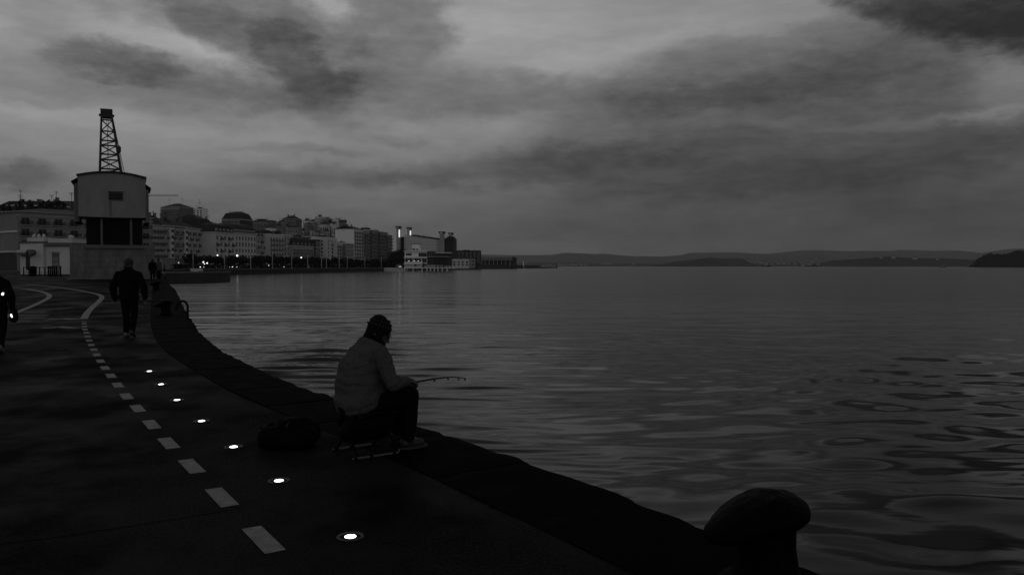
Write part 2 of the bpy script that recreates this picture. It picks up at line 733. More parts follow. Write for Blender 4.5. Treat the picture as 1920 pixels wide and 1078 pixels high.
def strip(name, pts, width, m, dz=.004, parent=None):
    """painted line following ground points"""
    P = [Vector(p) for p in pts]
    v, f = [], []
    for i, p in enumerate(P):
        d = (P[min(i + 1, len(P) - 1)] - P[max(i - 1, 0)])
        d.z = 0
        d.normalize()
        n = Vector((d.y, -d.x, 0)) * width / 2
        for q in (p - n, p + n):
            v.append((q.x, q.y, g(q.y) + dz))
    for i in range(len(P) - 1):
        f.append((i * 2, i * 2 + 1, i * 2 + 3, i * 2 + 2))
    return MB().add(v, f).build(name, m, parent)


def px_strip(name, pxs, width, m, n=1):
    P = [gp(*p) for p in pxs]
    for _ in range(n):
        Q = [P[0]]
        for a, b in zip(P, P[1:]):
            Q += [a * .75 + b * .25, a * .25 + b * .75]
        Q.append(P[-1])
        P = Q
    return strip(name, P, width, m, parent=pavement)


def build_markings():
    dash = [(157.7, 602.9), (158, 606.9), (158.4, 612.4), (159.5, 618), (162, 624), (164.3, 631), (167.5, 638.7), (171, 647), (176, 655.6),
            (181.5, 665.4), (188.4, 677.2), (197, 690), (208, 704.6), (221, 722.2), (237, 743.2), (258, 766), (284, 796), (316, 831),
            (359, 874), (415, 932), (493, 1011)]
    P = [gp(*p) for p in dash]
    P.append(P[-1] + (P[-1] - P[-2]))
    P.append(P[-1] + (P[-1] - P[-2]))
    for i, p in enumerate(P):
        d = (P[min(i + 1, len(P) - 1)] - P[max(i - 1, 0)]).normalized()
        L_ = min(.25, .26 * (P[min(i + 1, len(P) - 1)] - P[max(i - 1, 0)]).length / 2)
        mids = [p - d * L_, p, p + d * L_]
        strip('lane_dash', mids, .118, 'paint_white', parent=pavement)
    px_strip('lane_line', [(157, 598), (163, 587), (174, 575), (187, 564), (192, 558), (188, 553), (172, 549), (150, 545), (125, 541), (100, 538), (75, 535.5), (52, 533.5)], .2, 'paint_white', 2)
    px_strip('lane_line', [(6, 597), (33, 585), (58, 575), (80, 565), (94, 557), (91, 551), (78, 547), (60, 543.5), (40, 541), (20, 540)], .2, 'paint_white', 2)
    px_strip('lane_line', [(83, 540), (95, 540.3), (108, 541)], .16, 'paint_worn', 0)
    px_strip('lane_line', [(50, 541.5), (70, 542.6)], .16, 'paint_worn', 0)
    # worn cycle-path symbols: two chevrons and crossing bars
    for pts in ([(88, 598.3), (104, 598.3), (120, 597.2), (132, 598.3), (145, 598.6)], [(80, 615), (98, 614.6), (113, 612.8), (128, 614.6), (145, 615)]):
        px_strip('lane_arrow', pts, .3, 'paint_worn', 0)
    for y, a, b in ((586, 44, 86), (590.5, 34, 92), (593.6, 32, 88), (597, 34, 84), (603.5, 24, 58)):
        px_strip('crossing_bar', [(a, y), (b, y - (.8 if y > 600 else 0))], .22, 'paint_worn', 0)
    # expansion joint across the foreground
    px_strip('pavement_joint', [(-40, 1026), (120, 1006), (300, 978), (430, 957)], .008, 'joint', 0)


build_markings()


def build_ground_lamps():
    pos = [(657, 1007), (523, 902), (438, 838.5), (378, 790), (332, 750.5), (302, 721), (280, 696.5)]
    first = None
    names = ['nearest of the row', 'second of the row from the camera', 'third of the row from the camera', 'middle of the seven in the row',
             'fifth of the row from the camera', 'sixth of the row from the camera', 'farthest of the row']
    for i, p in enumerate(pos):
        w = gp(*p)
        lab = 'round lit floor lamp set in the quay pavement, ' + names[i]
        if first is None:
            t = thing('floor_lamp', lab, 'floor lamp', (w.x, w.y, w.z), 0, 'lit lamps in the quay pavement')
            MB().lathe([(.062, .002), (.062, .007), (.066, .010), (.078, .009), (.082, .002)], 32).build('steel_ring', 'steel_ring', t, True)
            MB().lathe([(.0615, .001), (.0615, .004), (.034, .005)], 28).build('gasket', 'black_iron', t, True)
            MB().lathe([(.033, .003), (.033, .007), (.027, .0095), (.010, .011)], 28).build('lens', 'lamp_lens', t, True)
            first = t
        else:
            t = copy_tree(first)
            t.location = (w.x, w.y, w.z)
            t['label'] = lab


build_ground_lamps()

# ------------------------------------------------------------------ sea


def build_sea():
    az = np.concatenate([np.linspace(-75, -37, 24, endpoint=False), np.linspace(-37, 37, 900), np.linspace(37, 75, 25)[1:]])
    az = np.radians(az)
    inv = np.linspace(1 / 6.5, 1 / 300, 760)
    rr = np.concatenate([[1.5, 3.5, 5.2], 1 / inv, np.geomspace(303, 10400, 42)])
    A, R = np.meshgrid(az, rr)
    Xg, Yg = R * np.sin(A), R * np.cos(A)
    sp = np.gradient(rr)[:, None] * np.ones_like(Xg)
    spx = R * np.radians(74 / 900)

    def vnoise(x, y, cell, seed):
        r_ = np.random.default_rng(seed)
        T = r_.random((128, 128))
        x, y = x / cell, y / cell
        xi, yi = np.floor(x).astype(int), np.floor(y).astype(int)
        fx, fy = x - xi, y - yi
        fx, fy = fx * fx * (3 - 2 * fx), fy * fy * (3 - 2 * fy)
        a, b = T[xi % 128, yi % 128], T[(xi + 1) % 128, yi % 128]
        c, d = T[xi % 128, (yi + 1) % 128], T[(xi + 1) % 128, (yi + 1) % 128]
        return (a * (1 - fx) + b * fx) * (1 - fy) + (c * (1 - fx) + d * fx) * fy
    # short steep ripples along the quay on the left, slack water to the right
    ang = np.degrees(A)
    left = 1 - np.clip((ang + 12 + 12 * (vnoise(Xg, Yg, 9, 3) - .5)) / 22, 0, .9)
    left = left * left * (3 - 2 * left)
    left = np.where(R > 130, left * np.clip(1.7 - R / 190, .25, 1), left)
    # world-space mask: ripples live within ~30 m of the quay line
    Zg = np.zeros_like(Xg)
    r_ = np.random.default_rng(5)
    wx = Xg + .9 * (vnoise(Xg, Yg, 4.1, 21) - .5)
    wy = Yg + .9 * (vnoise(Xg * .6, Yg, 3.7, 23) - .5)
    for k in range(64):
        lam = .42 * (16 ** (k / 63))
        th = r_.normal(0, .2 if lam < .9 else .6 if lam < 3 else .4) + (.1 if lam > 2 else -.03)
        kx, ky = math.sin(th) * 2 * math.pi / lam, math.cos(th) * 2 * math.pi / lam
        ph = r_.random() * 6.283
        slope = .014 if lam < .9 else .0085 if lam < 3 else .004
        amp = slope * lam / (2 * math.pi) * 1.41
        env = .35 + 1.3 * vnoise(Xg, Yg, 2.5 * lam + 2, 100 + k)
        ok = np.clip((lam / (sp * 2.2)) - 1, 0, 1)
        if lam < .9:
            env = env * (.28 + .35 * left)
        else:
            env = 2.6 * vnoise(Xg, Yg, 4 + 2 * lam, 500 + k) ** 2.2 * (.55 + .9 * np.clip((ang - 4) / 18, 0, 1) * np.clip(1.6 - R / 30, 0, 1) - .1 * left)
        Zg += amp * env * ok * np.sin(kx * wx + ky * wy + ph)
    # sharp-crested wavelets rolling along the quay
    for k in range(15):
        lam = r_.uniform(.9, 2.3)
        th = r_.normal(0, .09)
        kx, ky = math.sin(th) * 2 * math.pi / lam, math.cos(th) * 2 * math.pi / lam
        s_ = .5 + .5 * np.sin(kx * Xg + ky * (Yg + 1.5 * (vnoise(Xg * .35, Yg, 3.5, 700 + k) - .5)) + r_.random() * 6.283)
        env = np.clip(vnoise(Xg * .4, Yg * 1.5, 2.6, 300 + k) * 3.2 - 1.75, 0, 1)
        ok = np.clip((lam / (sp * 4)) - 1, 0, 1)
        Zg += .085 * lam / 2 * s_ ** 6 * env * ok * left
    for k in range(12):
        lam = r_.uniform(3.5, 11)
        th = r_.normal(0, .07)
        kx, ky = math.sin(th) * 2 * math.pi / lam, math.cos(th) * 2 * math.pi / lam
        s_ = .5 + .5 * np.sin(kx * Xg + ky * (Yg + 4 * (vnoise(Xg * .35, Yg, 9, 800 + k) - .5)) + r_.random() * 6.283)
        env = np.clip(vnoise(Xg * .7, Yg * 2, 1.2 * lam, 400 + k) * 3.0 - 1.5, 0, 1)
        ok = np.clip((lam / (sp * 4)) - 1, 0, 1) * np.clip((R / 9 - lam) / 2, 0, 1)
        Zg += .036 * lam / 2 * s_ ** 5 * env * ok * (left + .12)
    v = np.stack([Xg, Yg, WATER_Z + Zg], -1).reshape(-1, 3)
    nr, nc = Xg.shape
    idx = np.arange(nr * nc).reshape(nr, nc)
    quads = np.stack([idx[:-1, :-1], idx[:-1, 1:], idx[1:, 1:], idx[1:, :-1]], -1).reshape(-1, 4)
    me = bpy.data.meshes.new('sea')
    me.vertices.add(len(v))
    me.vertices.foreach_set('co', v.astype(np.float32).ravel())
    me.loops.add(quads.size)
    me.loops.foreach_set('vertex_index', quads.ravel().astype(np.int32))
    me.polygons.add(len(quads))
    me.polygons.foreach_set('loop_start', (np.arange(len(quads)) * 4).astype(np.int32))
    me.polygons.foreach_set('use_smooth', np.ones(len(quads), dtype=bool))
    me.update(calc_edges=True)
    me.validate()
    fa = me.attributes.new('far', 'FLOAT', 'POINT')
    fa.data.foreach_set('value', np.clip((R - 28) / 60, 0, 1).astype(np.float32).ravel())
    fb = me.attributes.new('ripple', 'FLOAT', 'POINT')
    fb.data.foreach_set('value', np.maximum(.3 + .3 * left, .42 * np.clip((R - 90) / 150, 0, 1)).astype(np.float32).ravel())
    if me.polygons[0].normal.z < 0:
        me.flip_normals()
    me.materials.append(M('sea_water'))
    struct(link('sea', me))


build_sea()
# ------------------------------------------------------------------ far land and waterfront
def LX(d):
    """facade line of the waterfront blocks"""
    return -190 + .142 * d


def d_of_px(px, off=0.0):
    return (190 + off) / ((960 - px) / F + .142)


FDIR = Vector((.142, 1, 0)).normalized()
FANG = math.atan2(FDIR.y, FDIR.x)
PROM_Z = .5
quay_far = [(-150, 215), (-105.4, 281), (-75.6, 470), (-49, 700), (0, 950), (65.5, 1150), (62, 1175), (-10, 1010), (-60, 960)]


def hill_z(x, y):
    s = LX(y) - x
    z = PROM_Z + 34 * smooth(24, 175, s) + 14 * smooth(150, 420, s)
    z *= 1 - .65 * smooth(760, 1000, y)
    return max(PROM_Z, z + 1.5 * noise.noise(Vector((x * .012, y * .012, 0))) * smooth(20, 80, s))


def build_land():
    # promenade: flat ground behind the far quay, with its wall
    poly = [(-600, 150), (-66, 150), (-150, 215)] + quay_far[1:] + [(-120, 1300), (-600, 1300)]
    mb = MB()
    n = len(poly)
    mb.add([(x, y, PROM_Z - .04) for x, y in poly] + [(x, y, -4) for x, y in poly],
           [tuple(range(n))] + [(i, (i + 1) % n, n + (i + 1) % n, n + i) for i in range(n)])
    struct(mb.build('promenade_ground', 'city_ground'))
    # hillside behind the first row
    v, f = [], []
    ys = np.linspace(240, 1250, 60)
    ss = np.concatenate([np.linspace(20, 200, 26), np.linspace(215, 520, 14)])
    for y in ys:
        for s in ss:
            x = LX(y) - s
            v.append((x, y, hill_z(x, y) - (.6 if s < 24 else 0)))
    m = len(ss)
    for i in range(len(ys) - 1):
        for j in range(m - 1):
            a = i * m + j
            f.append((a, a + 1, a + m + 1, a + m))
    struct(MB().add(v, f).build('hillside', 'city_ground', smooth_=True))
    # pale coping line along the far quay top
    pts = [Vector((x, y, PROM_Z + .02)) for x, y in quay_far[:6]]
    mb = MB()
    for a, b in zip(pts, pts[1:]):
        d = (b - a).normalized()
        nn = Vector((d.y, -d.x, 0))
        mb.hexa([a - nn * .7 - Vector((0, 0, .25)), a + nn * .25 - Vector((0, 0, .25)), b - nn * .7 - Vector((0, 0, .25)), b + nn * .25 - Vector((0, 0, .25)),
                 a - nn * .7, a + nn * .25, b - nn * .7, b + nn * .25])
    struct(mb.build('quay_kerb', 'masonry'))
    # jetty in front, with a rounded head
    out = []
    for px, d in ((296, 118), (310, 150), (330, 152), (360, 154), (385, 156)):
        out.append((X(px, d), d))
    cx, cy = X(388, 165), 165
    for k in range(9):
        a = -math.pi / 2 + .1 + k * (math.pi * .85) / 8
        out.append((cx + 3.2 * math.cos(a) + .3, cy + 9 * math.sin(a)))
    out += [(X(340, 182), 182), (X(296, 200), 200), (-140, 212), (-140, 118)]
    n = len(out)
    mb = MB()
    mb.add([(x, y, .22) for x, y in out] + [(x, y, -4) for x, y in out], [tuple(range(n))] + [(i, (i + 1) % n, n + (i + 1) % n, n + i) for i in range(n)])
    struct(mb.build('jetty', 'stone_wall'))
    mb = MB()
    for a, b in zip(out[1:12], out[2:13]):
        a, b = Vector((*a, .22)), Vector((*b, .22))
        d = (b - a).normalized()
        nn = Vector((d.y, -d.x, 0))
        u = Vector((0, 0, .28))
        mb.hexa([a - nn * .6, a + nn * .12, b - nn * .6, b + nn * .12, a - nn * .6 + u, a + nn * .12 + u, b - nn * .6 + u, b + nn * .12 + u])
    struct(mb.build('jetty_kerb', 'masonry'))
    # sea bed, so that nothing floats over a void
    struct(MB().box(-10500, 10500, -120, 10500, -5.2, -5).build('sea_bed', 'city_ground'))


build_land()

# window meshes shared by every block
WIN = {}


def window_mesh(w, h, style):
    k = (round(w, 2), round(h, 2), style)
    if k not in WIN:
        mb = MB()
        t = .10
        fr = min(.14, w * .14)
        mb.box(-w / 2 - fr, -w / 2, -t, .02, 0, h, 0).box(w / 2, w / 2 + fr, -t, .02, 0, h, 0)
        mb.box(-w / 2 - fr, w / 2 + fr, -t, .02, h, h + fr, 0).box(-w / 2 - fr * 1.4, w / 2 + fr * 1.4, -t * 1.6, .02, -fr, 0, 0)
        mb.box(-w / 2, w / 2, -.03, .02, 0, h, 1)
        mb.box(-.04, .04, -.07, .02, 0, h, 0)
        WIN[k] = mb.mesh('window', ['frame_' + style if 'frame_' + style in MATS else style, 'glass_dark'])
    return WIN[k]


BAL = {}


def balcony_mesh(w, style, deep=.8):
    k = (round(w, 1), style, deep)
    if k not in BAL:
        mb = MB()
        mb.box(-w / 2, w / 2, -deep, .02, -.16, 0, 0)
        if style == 'solid':
            mb.box(-w / 2, w / 2, -deep, -deep + .1, 0, .55, 1)
            mb.box(-w / 2, -w / 2 + .1, -deep + .1, .02, 0, .55, 1).box(w / 2 - .1, w / 2, -deep + .1, .02, 0, .55, 1)
        else:
            mb.box(-w / 2, w / 2, -deep, -deep + .06, .9, .98, 1)
            n = max(3, int(w / .26))
            for i in range(n + 1):
                x = -w / 2 + .02 + (w - .08) * i / n
                mb.box(x, x + .09, -deep + .002, -deep + .06, 0, .9, 1)
        BAL[k] = mb.mesh('balcony', ['grey_wall', 'rail_dark'] if style != 'solid' else ['grey_wall', 'dim_wall'])
    return BAL[k]


def block(name, label, cat, loc, rz, w, dep, h, wall='grey_wall', floors=5, bays=6, roof='hip', roof_h=3.0, roof_mat='roof_dark', win='white', balc=None,
          end_bays=2, end_floors=None, dormers=0, ground=4.0, top_gap=.8, group=None, eave='frame_white', cornices=True, chim=2, gallery=(), side='left', base_drop=1.0, win_scale=1.0, plain_end=False):
    """a block with its front on local y=0 (facing -y) running along +x; the end wall at x=0 faces the camera"""
    t = thing(name, label, cat, loc, rz, group)
    MB().box(0, w, 0, dep, -base_drop, h).build('wall', wall, t)
    ov = .5
    if roof == 'hip':
        r = min(w, dep) * .42
        mb = MB()
        mb.box(-ov, w + ov, -ov, dep + ov, h, h + .22, 1)
        mb.add([(-ov, -ov, h + .22), (w + ov, -ov, h + .22), (w + ov, dep + ov, h + .22), (-ov, dep + ov, h + .22),
                (r, dep / 2, h + roof_h), (w - r, dep / 2, h + roof_h)], [(0, 1, 5, 4), (1, 2, 5), (2, 3, 4, 5), (3, 0, 4)], 0)
        rf = mb.build('roof', [roof_mat, eave], t)
    elif roof == 'gable':
        mb = MB()
        mb.prism([(-ov, h + .003), (dep + ov, h + .003), (dep / 2, h + roof_h)], 'x', -ov, w + ov, 0)
        rf = mb.build('roof', [roof_mat], t)
    elif roof == 'mansard':
        mb = MB()
        i = min(1.6, dep * .15)
        mb.box(-ov, w + ov, -ov, dep + ov, h, h + .3, 1)
        b = [(-.1, -.1), (w + .1, -.1), (w + .1, dep + .1), (-.1, dep + .1)]
        c = [(i, i), (w - i, i), (w - i, dep - i), (i, dep - i)]
        z0, z1 = h + .3, h + roof_h
        mb.add([(x, y, z0) for x, y in b] + [(x, y, z1) for x, y in c] + [(w * .3, dep / 2, z1 + roof_h * .35), (w * .7, dep / 2, z1 + roof_h * .35)],
               [(0, 1, 5, 4), (1, 2, 6, 5), (2, 3, 7, 6), (3, 0, 4, 7), (4, 5, 9, 8), (5, 6, 9), (6, 7, 8, 9), (7, 4, 8)], 0)
        rf = mb.build('roof', [roof_mat, eave], t)
    else:
        mb = MB()
        mb.box(-.15, w + .15, -.15, dep + .15, h, h + .5, 1)
        mb.box(w * .35, w * .6, dep * .3, dep * .7, h + .5, h + .5 + roof_h, 0)
        rf = mb.build('roof', [roof_mat, eave], t)
    for k in range(chim):
        x = w * (k + .6) / (chim + .4)
        zt = h + roof_h + (.9 if roof != 'flat' else .5)
        MB().box(x - .5, x + .5, dep * .45, dep * .45 + .9, h + .3, zt).box(x - .62, x + .62, dep * .45 - .12, dep * .45 + 1.02, zt, zt + .18).build('chimney', 'dim_wall', rf)
    for k in range(2):
        x, y = w * (.2 + .55 * k), dep * (.35 + .2 * k)
        zt = h + roof_h * (.9 if roof != 'flat' else .3)
        hh = 2.2 + .9 * ((int(w * 10) + k * 3) % 3)
        mb = MB().tube([(x, y, zt - 1.2), (x, y, zt + hh)], .06, 5)
        for q in range(3):
            mb.tube([(x - .7 + .12 * q, y, zt + hh - .15 - q * .3), (x + .7 - .12 * q, y, zt + hh - .15 - q * .3)], .04, 4)
        mb.build('aerial', 'black_iron', rf)
    fh = (h - ground - top_gap) / max(1, floors)
    bw = w / bays
    ww, wh = min(1.7, bw * .5) * win_scale, fh * .62
    wm = window_mesh(ww, wh, win)
    for i in range(floors):
        z = ground + fh * i + fh * .18
        if balc == 'band':
            for b in range(max(1, bays // 3)):
                seg = w / max(1, bays // 3)
                link('balcony', balcony_mesh(seg * .93, 'solid', 1.1), t, (seg * (b + .5), 0, z - .1))
        for b in range(bays):
            x = bw * (b + .5)
            if b in gallery:
                continue
            link('window', wm, t, (x, -.005, z))
            if balc in ('rail', 'alt') and (balc == 'rail' or (b + i) % 2 == 0) and b < bays:
                link('balcony', balcony_mesh(bw * .8, 'rail', .7), t, (x, 0, z - .02))
    for b in gallery:     # glazed bay windows, several storeys high
        x = bw * (b + .5)
        mb = MB()
        z0, z1 = ground + fh * .1, ground + fh * floors
        mb.box(x - bw * .36, x + bw * .36, -1.0, .02, z0, z1, 0)
        for i in range(floors):
            za = ground + fh * i + fh * .3
            for s in (-1, 0, 1):
                mb.box(x + s * bw * .22 - bw * .085, x + s * bw * .22 + bw * .085, -1.06, -.98, za, za + fh * .5, 1)
        mb.build('bay_window', ['frame_white', 'glass_dark'], t)
    if not plain_end and end_bays:
        ef = end_floors or floors
        efh = (h - ground - top_gap) / ef
        eb = dep / end_bays
        em = window_mesh(min(1.3, eb * .4), efh * .55, win)
        for i in range(ef):
            for b in range(end_bays):
                link('window', em, t, (-.005, eb * (b + .5), ground + efh * i + efh * .2), -math.pi / 2)
    if cornices:
        for i in range(1, floors + 1, max(1, floors // 2)):
            z = ground + fh * i - .12
            MB().box(-.12, w + .1, -.14, .03, z, z + .22).build('cornice', eave if wall not in ('white_wall',) else 'grey_wall', t)
    if dormers:
        me = DORMER
        for k in range(dormers):
            link('dormer', me, rf, (w * (k + .5) / dormers, .25, h + .32))
    return t


mb = MB()
mb.box(-.7, .7, -.15, 2.2, 0, 1.7, 0)
mb.prism([(-.95, 1.7), (.95, 1.7), (0, 2.5)], 'y', -.35, 2.3, 1)
mb.box(-.42, .42, -.2, -.1, .35, 1.45, 2)
DORMER = mb.mesh('dormer', ['cream_wall', 'roof_dark', 'glass_dark'])


def front_block(px0, px1, eave_y, label, off=0.0, **kw):
    """block on the facade line between two photo columns; off metres set back (+) or forward (-)"""
    d0, d1 = d_of_px(px0, off), d_of_px(px1, off)
    w = (d1 - d0) / FDIR.y - .25
    h = Z(eave_y, d0) - PROM_Z
    dep = kw.pop('dep', 15)
    name = kw.pop('name', 'apartment_block')
    nrm = Vector((-FDIR.y, FDIR.x, 0))
    p = Vector((LX(d0) - off, d0, PROM_Z))
    return block(name, label, 'building', (p.x, p.y, p.z), FANG, w, dep, h, **kw)


G1 = 'waterfront blocks across the water'
front_block(268, 306, 421, 'old block with rows of dark balconies just right of the stone crane', wall='grey_wall', floors=5, bays=6, balc='rail', roof='hip', roof_h=5, group=G1, plain_end=True)
front_block(306, 329, 423, 'narrow block with a pale glazed bay, second from the stone crane', wall='mid_wall', floors=5, bays=4, gallery=(2,), roof='hip', roof_h=4.5, group=G1, plain_end=True, balc='alt')
front_block(329, 350, 425, 'narrow block with dim front and pale end bay, third from the stone crane', wall='dim_wall', floors=5, bays=4, gallery=(3,), roof='hip', roof_h=4.5, group=G1, plain_end=True, balc='alt')
front_block(350, 377, 428, 'pale block with white framed windows left of the big dark roof', wall='grey_wall', floors=5, bays=5, balc='alt', roof='hip', roof_h=3.5, group=G1, plain_end=True)
front_block(377, 403, 437, 'darker block with long balconies under a tall dark mansard roof', off=2, wall='dim_wall', floors=5, bays=5, balc='rail', roof='mansard', roof_h=6.5, dormers=4, group=G1, plain_end=True)
front_block(404, 441, 436, 'large pale block with blank end wall and dormered attic', off=-6, wall='cream_wall', floors=4, bays=5, balc='alt', roof='mansard', roof_h=3.6, dormers=5, group=G1, end_bays=0, dep=13, win='white')
front_block(441, 481, 437, 'long pale block with a dense row of tall dormers on its roof', off=-2, wall='cream_wall', floors=4, bays=7, roof='mansard', roof_h=4.2, dormers=9, group=G1, plain_end=True, roof_mat='roof_mid')
front_block(481, 506, 444, 'pale four-bay block at the end of the dormered roofs', wall='grey_wall', floors=4, bays=4, balc='alt', roof='mansard', roof_h=3.2, dormers=4, group=G1, plain_end=True)
front_block(506, 533, 440, 'broad light block with flat front, left of its dimmer twin', off=-3, wall='cream_wall', floors=5, bays=5, roof='flat', roof_h=2.2, group=G1, plain_end=True, balc='band')
front_block(533, 549, 441, 'dimmer narrow block beside the broad light block', off=-2, wall='grey_wall', floors=5, bays=3, roof='flat', roof_h=2, group=G1, plain_end=True)
front_block(549, 592, 461, 'low rounded-attic block with dark mansard and long cornices', off=-4, wall='grey_wall', floors=4, bays=7, roof='mansard', roof_h=4.6, dormers=6, group=G1, plain_end=True, balc='band')
front_block(592, 601, 449, 'very narrow dark block with white edges', off=-5, wall='dark_wall', floors=6, bays=2, roof='flat', roof_h=1, group=G1, plain_end=True, chim=0)
front_block(601, 613, 450, 'narrow grey block squeezed beside the dark narrow block', off=-3, wall='mid_wall', floors=6, bays=3, roof='flat', roof_h=1, group=G1, plain_end=True, chim=1)
front_block(613, 632, 446, 'light block with small square windows below the white gable', off=-9, wall='cream_wall', floors=6, bays=3, end_bays=2, roof='flat', roof_h=1.2, group=G1, dep=12, chim=1)
front_block(632, 649, 455, 'lower light block with glazed front before the white gable', off=-12, wall='cream_wall', floors=5, bays=4, roof='flat', roof_h=1, group=G1, balc='band', dep=12, chim=1)
front_block(649, 664, 457, 'small grey block at the foot of the white gable wall', off=-14, wall='mid_wall', floors=4, bays=3, roof='flat', roof_h=1, group=G1, dep=12, chim=1)
front_block(664, 682, 429, 'tall block with big white end wall and dark balcony front', off=-2, wall='white_wall', floors=9, bays=4, roof='gable', roof_h=2.4, group=G1, end_bays=0, dep=13.5, balc='band', roof_mat='roof_dark', win_scale=1.6, name='apartment_tower')
front_block(682, 697, 434, 'dark balconied tower right of the white gable', off=-2, wall='dark_wall', floors=9, bays=4, roof='flat', roof_h=1.6, group=G1, balc='band', plain_end=True, win_scale=1.4, name='apartment_tower')
front_block(697, 712, 432, 'dark balconied tower in the middle of the tall group', off=-3, wall='dark_wall', floors=9, bays=4, roof='flat', roof_h=1.8, group=G1, balc='band', plain_end=True, roof_mat='roof_dark', win_scale=1.4, name='apartment_tower')
front_block(712, 728, 435, 'dark balconied tower second from the tree gap', off=-4, wall='dark_wall', floors=9, bays=4, roof='flat', roof_h=1.4, group=G1, balc='band', plain_end=True, win_scale=1.4, name='apartment_tower')
front_block(728, 736, 441, 'last tower of the row with pale slab edges beside dark trees', off=-5, wall='dim_wall', floors=8, bays=3, roof='flat', roof_h=1, group=G1, balc='band', plain_end=True, name='apartment_tower')

# ---- towers and houses up the hill


def hill_block(px0, px1, top_y, d, label, rz=-.35, dep=14, name='hill_block', **kw):
    x0, x1 = X(px0, d), X(px1, d)
    w = abs(x1 - x0)
    ca, sa = math.cos(rz), math.sin(rz)
    # width across the view = w*cos + dep*sin
    wl = max(4, (w - dep * abs(sa)) / max(.3, ca))
    zb = min(hill_z(x0, d), hill_z(x1, d)) - 1
    h = Z(top_y, d) - zb
    loc = (x0, d + (0 if rz > 0 else wl * abs(sa)), zb)
    kw.setdefault('group', 'buildings up the hillside')
    return block(name, label, 'building', loc, rz, wl, dep, h, plain_end=kw.pop('plain_end', False), base_drop=8, **kw)


hill_block(296, 350, 388.5, 560, 'hilltop apartment tower with hipped roof and white eaves', wall='dim_wall', floors=9, bays=6, roof='hip', roof_h=3.2, balc='band', chim=0, ground=3, name='apartment_tower')
t2 = hill_block(362, 383, 392, 650, 'white hilltop tower topped with aerials', wall='white_wall', floors=7, bays=3, roof='flat', roof_h=1.2, chim=0, rz=-.1, dep=9, name='apartment_tower')
MB().tube([(4, 4, 0), (4, 4, 8)], .12, 5).tube([(2.2, 4, 5), (5.8, 4, 5)], .1, 4).build('aerial', 'black_iron', t2).location = (0, 0, Z(392, 650) - t2.location.z + .5)
hill_block(352, 406, 419, 455, 'long block under a tall dark slate roof behind the waterfront', wall='dark_wall', floors=4, bays=8, roof='hip', roof_h=3.4, dep=16, rz=.2)
hill_block(413, 461, 412, 480, 'block with a big dark domed mansard behind the dormered roofs', wall='dark_wall', floors=5, bays=6, roof='mansard', roof_h=4.0, dep=14, rz=-.25, chim=2)
hill_block(464, 511, 414, 620, 'wide flat-roofed block with pale bands above the dormers', wall='dim_wall', floors=6, bays=7, roof='flat', roof_h=1.2, balc='band', dep=12, rz=-.2, eave='roof_dark')
hill_block(528, 560, 411, 760, 'hipped-roof block on the skyline in mid town', wall='dim_wall', floors=6, bays=6, roof='hip', roof_h=3.8, dep=12, rz=-.2, balc='band')
hill_block(556, 570, 417, 780, 'small white house jumbled on the skyline, left one', wall='cream_wall', floors=4, bays=3, roof='gable', roof_h=2, dep=8, rz=.3)
hill_block(568, 582, 414, 800, 'small white house jumbled on the skyline, right one', wall='white_wall', floors=4, bays=3, roof='hip', roof_h=2, dep=8, rz=-.3)
hill_block(579, 593, 416, 790, 'grey stepped house on the skyline left of the twin towers', wall='mid_wall', floors=5, bays=3, roof='flat', roof_h=2, dep=8, rz=-.2)
hill_block(590, 607, 407, 840, 'light skyline tower, left of the twin towers', wall='cream_wall', floors=9, bays=4, roof='flat', roof_h=2, dep=10, rz=-.4, name='apartment_tower')
hill_block(604, 622, 410, 830, 'dark skyline tower, right of the twin towers', wall='dark_wall', floors=9, bays=4, roof='flat', roof_h=1.4, dep=10, rz=-.3, balc='band', name='apartment_tower')
hill_block(621, 643, 412, 820, 'white skyline block with dark bands above the white gable', wall='white_wall', floors=5, bays=3, roof='flat', roof_h=1, dep=10, rz=-.5, balc='band')
hill_block(571, 590, 444, 640, 'white blank gable house above the low mansard block', wall='white_wall', floors=2, bays=2, roof='flat', roof_h=.6, dep=6, rz=-.1, chim=0, plain_end=True, win_scale=.3)
hill_block(571, 586, 432, 700, 'pale small house halfway up the hill', wall='cream_wall', floors=4, bays=3, roof='hip', roof_h=2, dep=8, rz=-.2)
hill_block(538, 562, 428, 690, 'grey house with pale eave halfway up the hill', wall='mid_wall', floors=4, bays=4, roof='hip', roof_h=2.6, dep=9, rz=-.15, roof_mat='roof_mid')
hill_block(506, 534, 425, 660, 'dim broad house under the skyline, left of mid town', wall='dim_wall', floors=4, bays=5, roof='hip', roof_h=3, dep=10, rz=.15)
hill_block(590, 628, 436, 720, 'dark long block among trees under the twin towers', wall='dark_wall', floors=4, bays=6, roof='hip', roof_h=2.6, dep=10, rz=-.15)
hill_block(612, 634, 446, 690, 'grey stepped house beside the white gable', wall='mid_wall', floors=3, bays=4, roof='flat', roof_h=1, dep=8, rz=-.2)

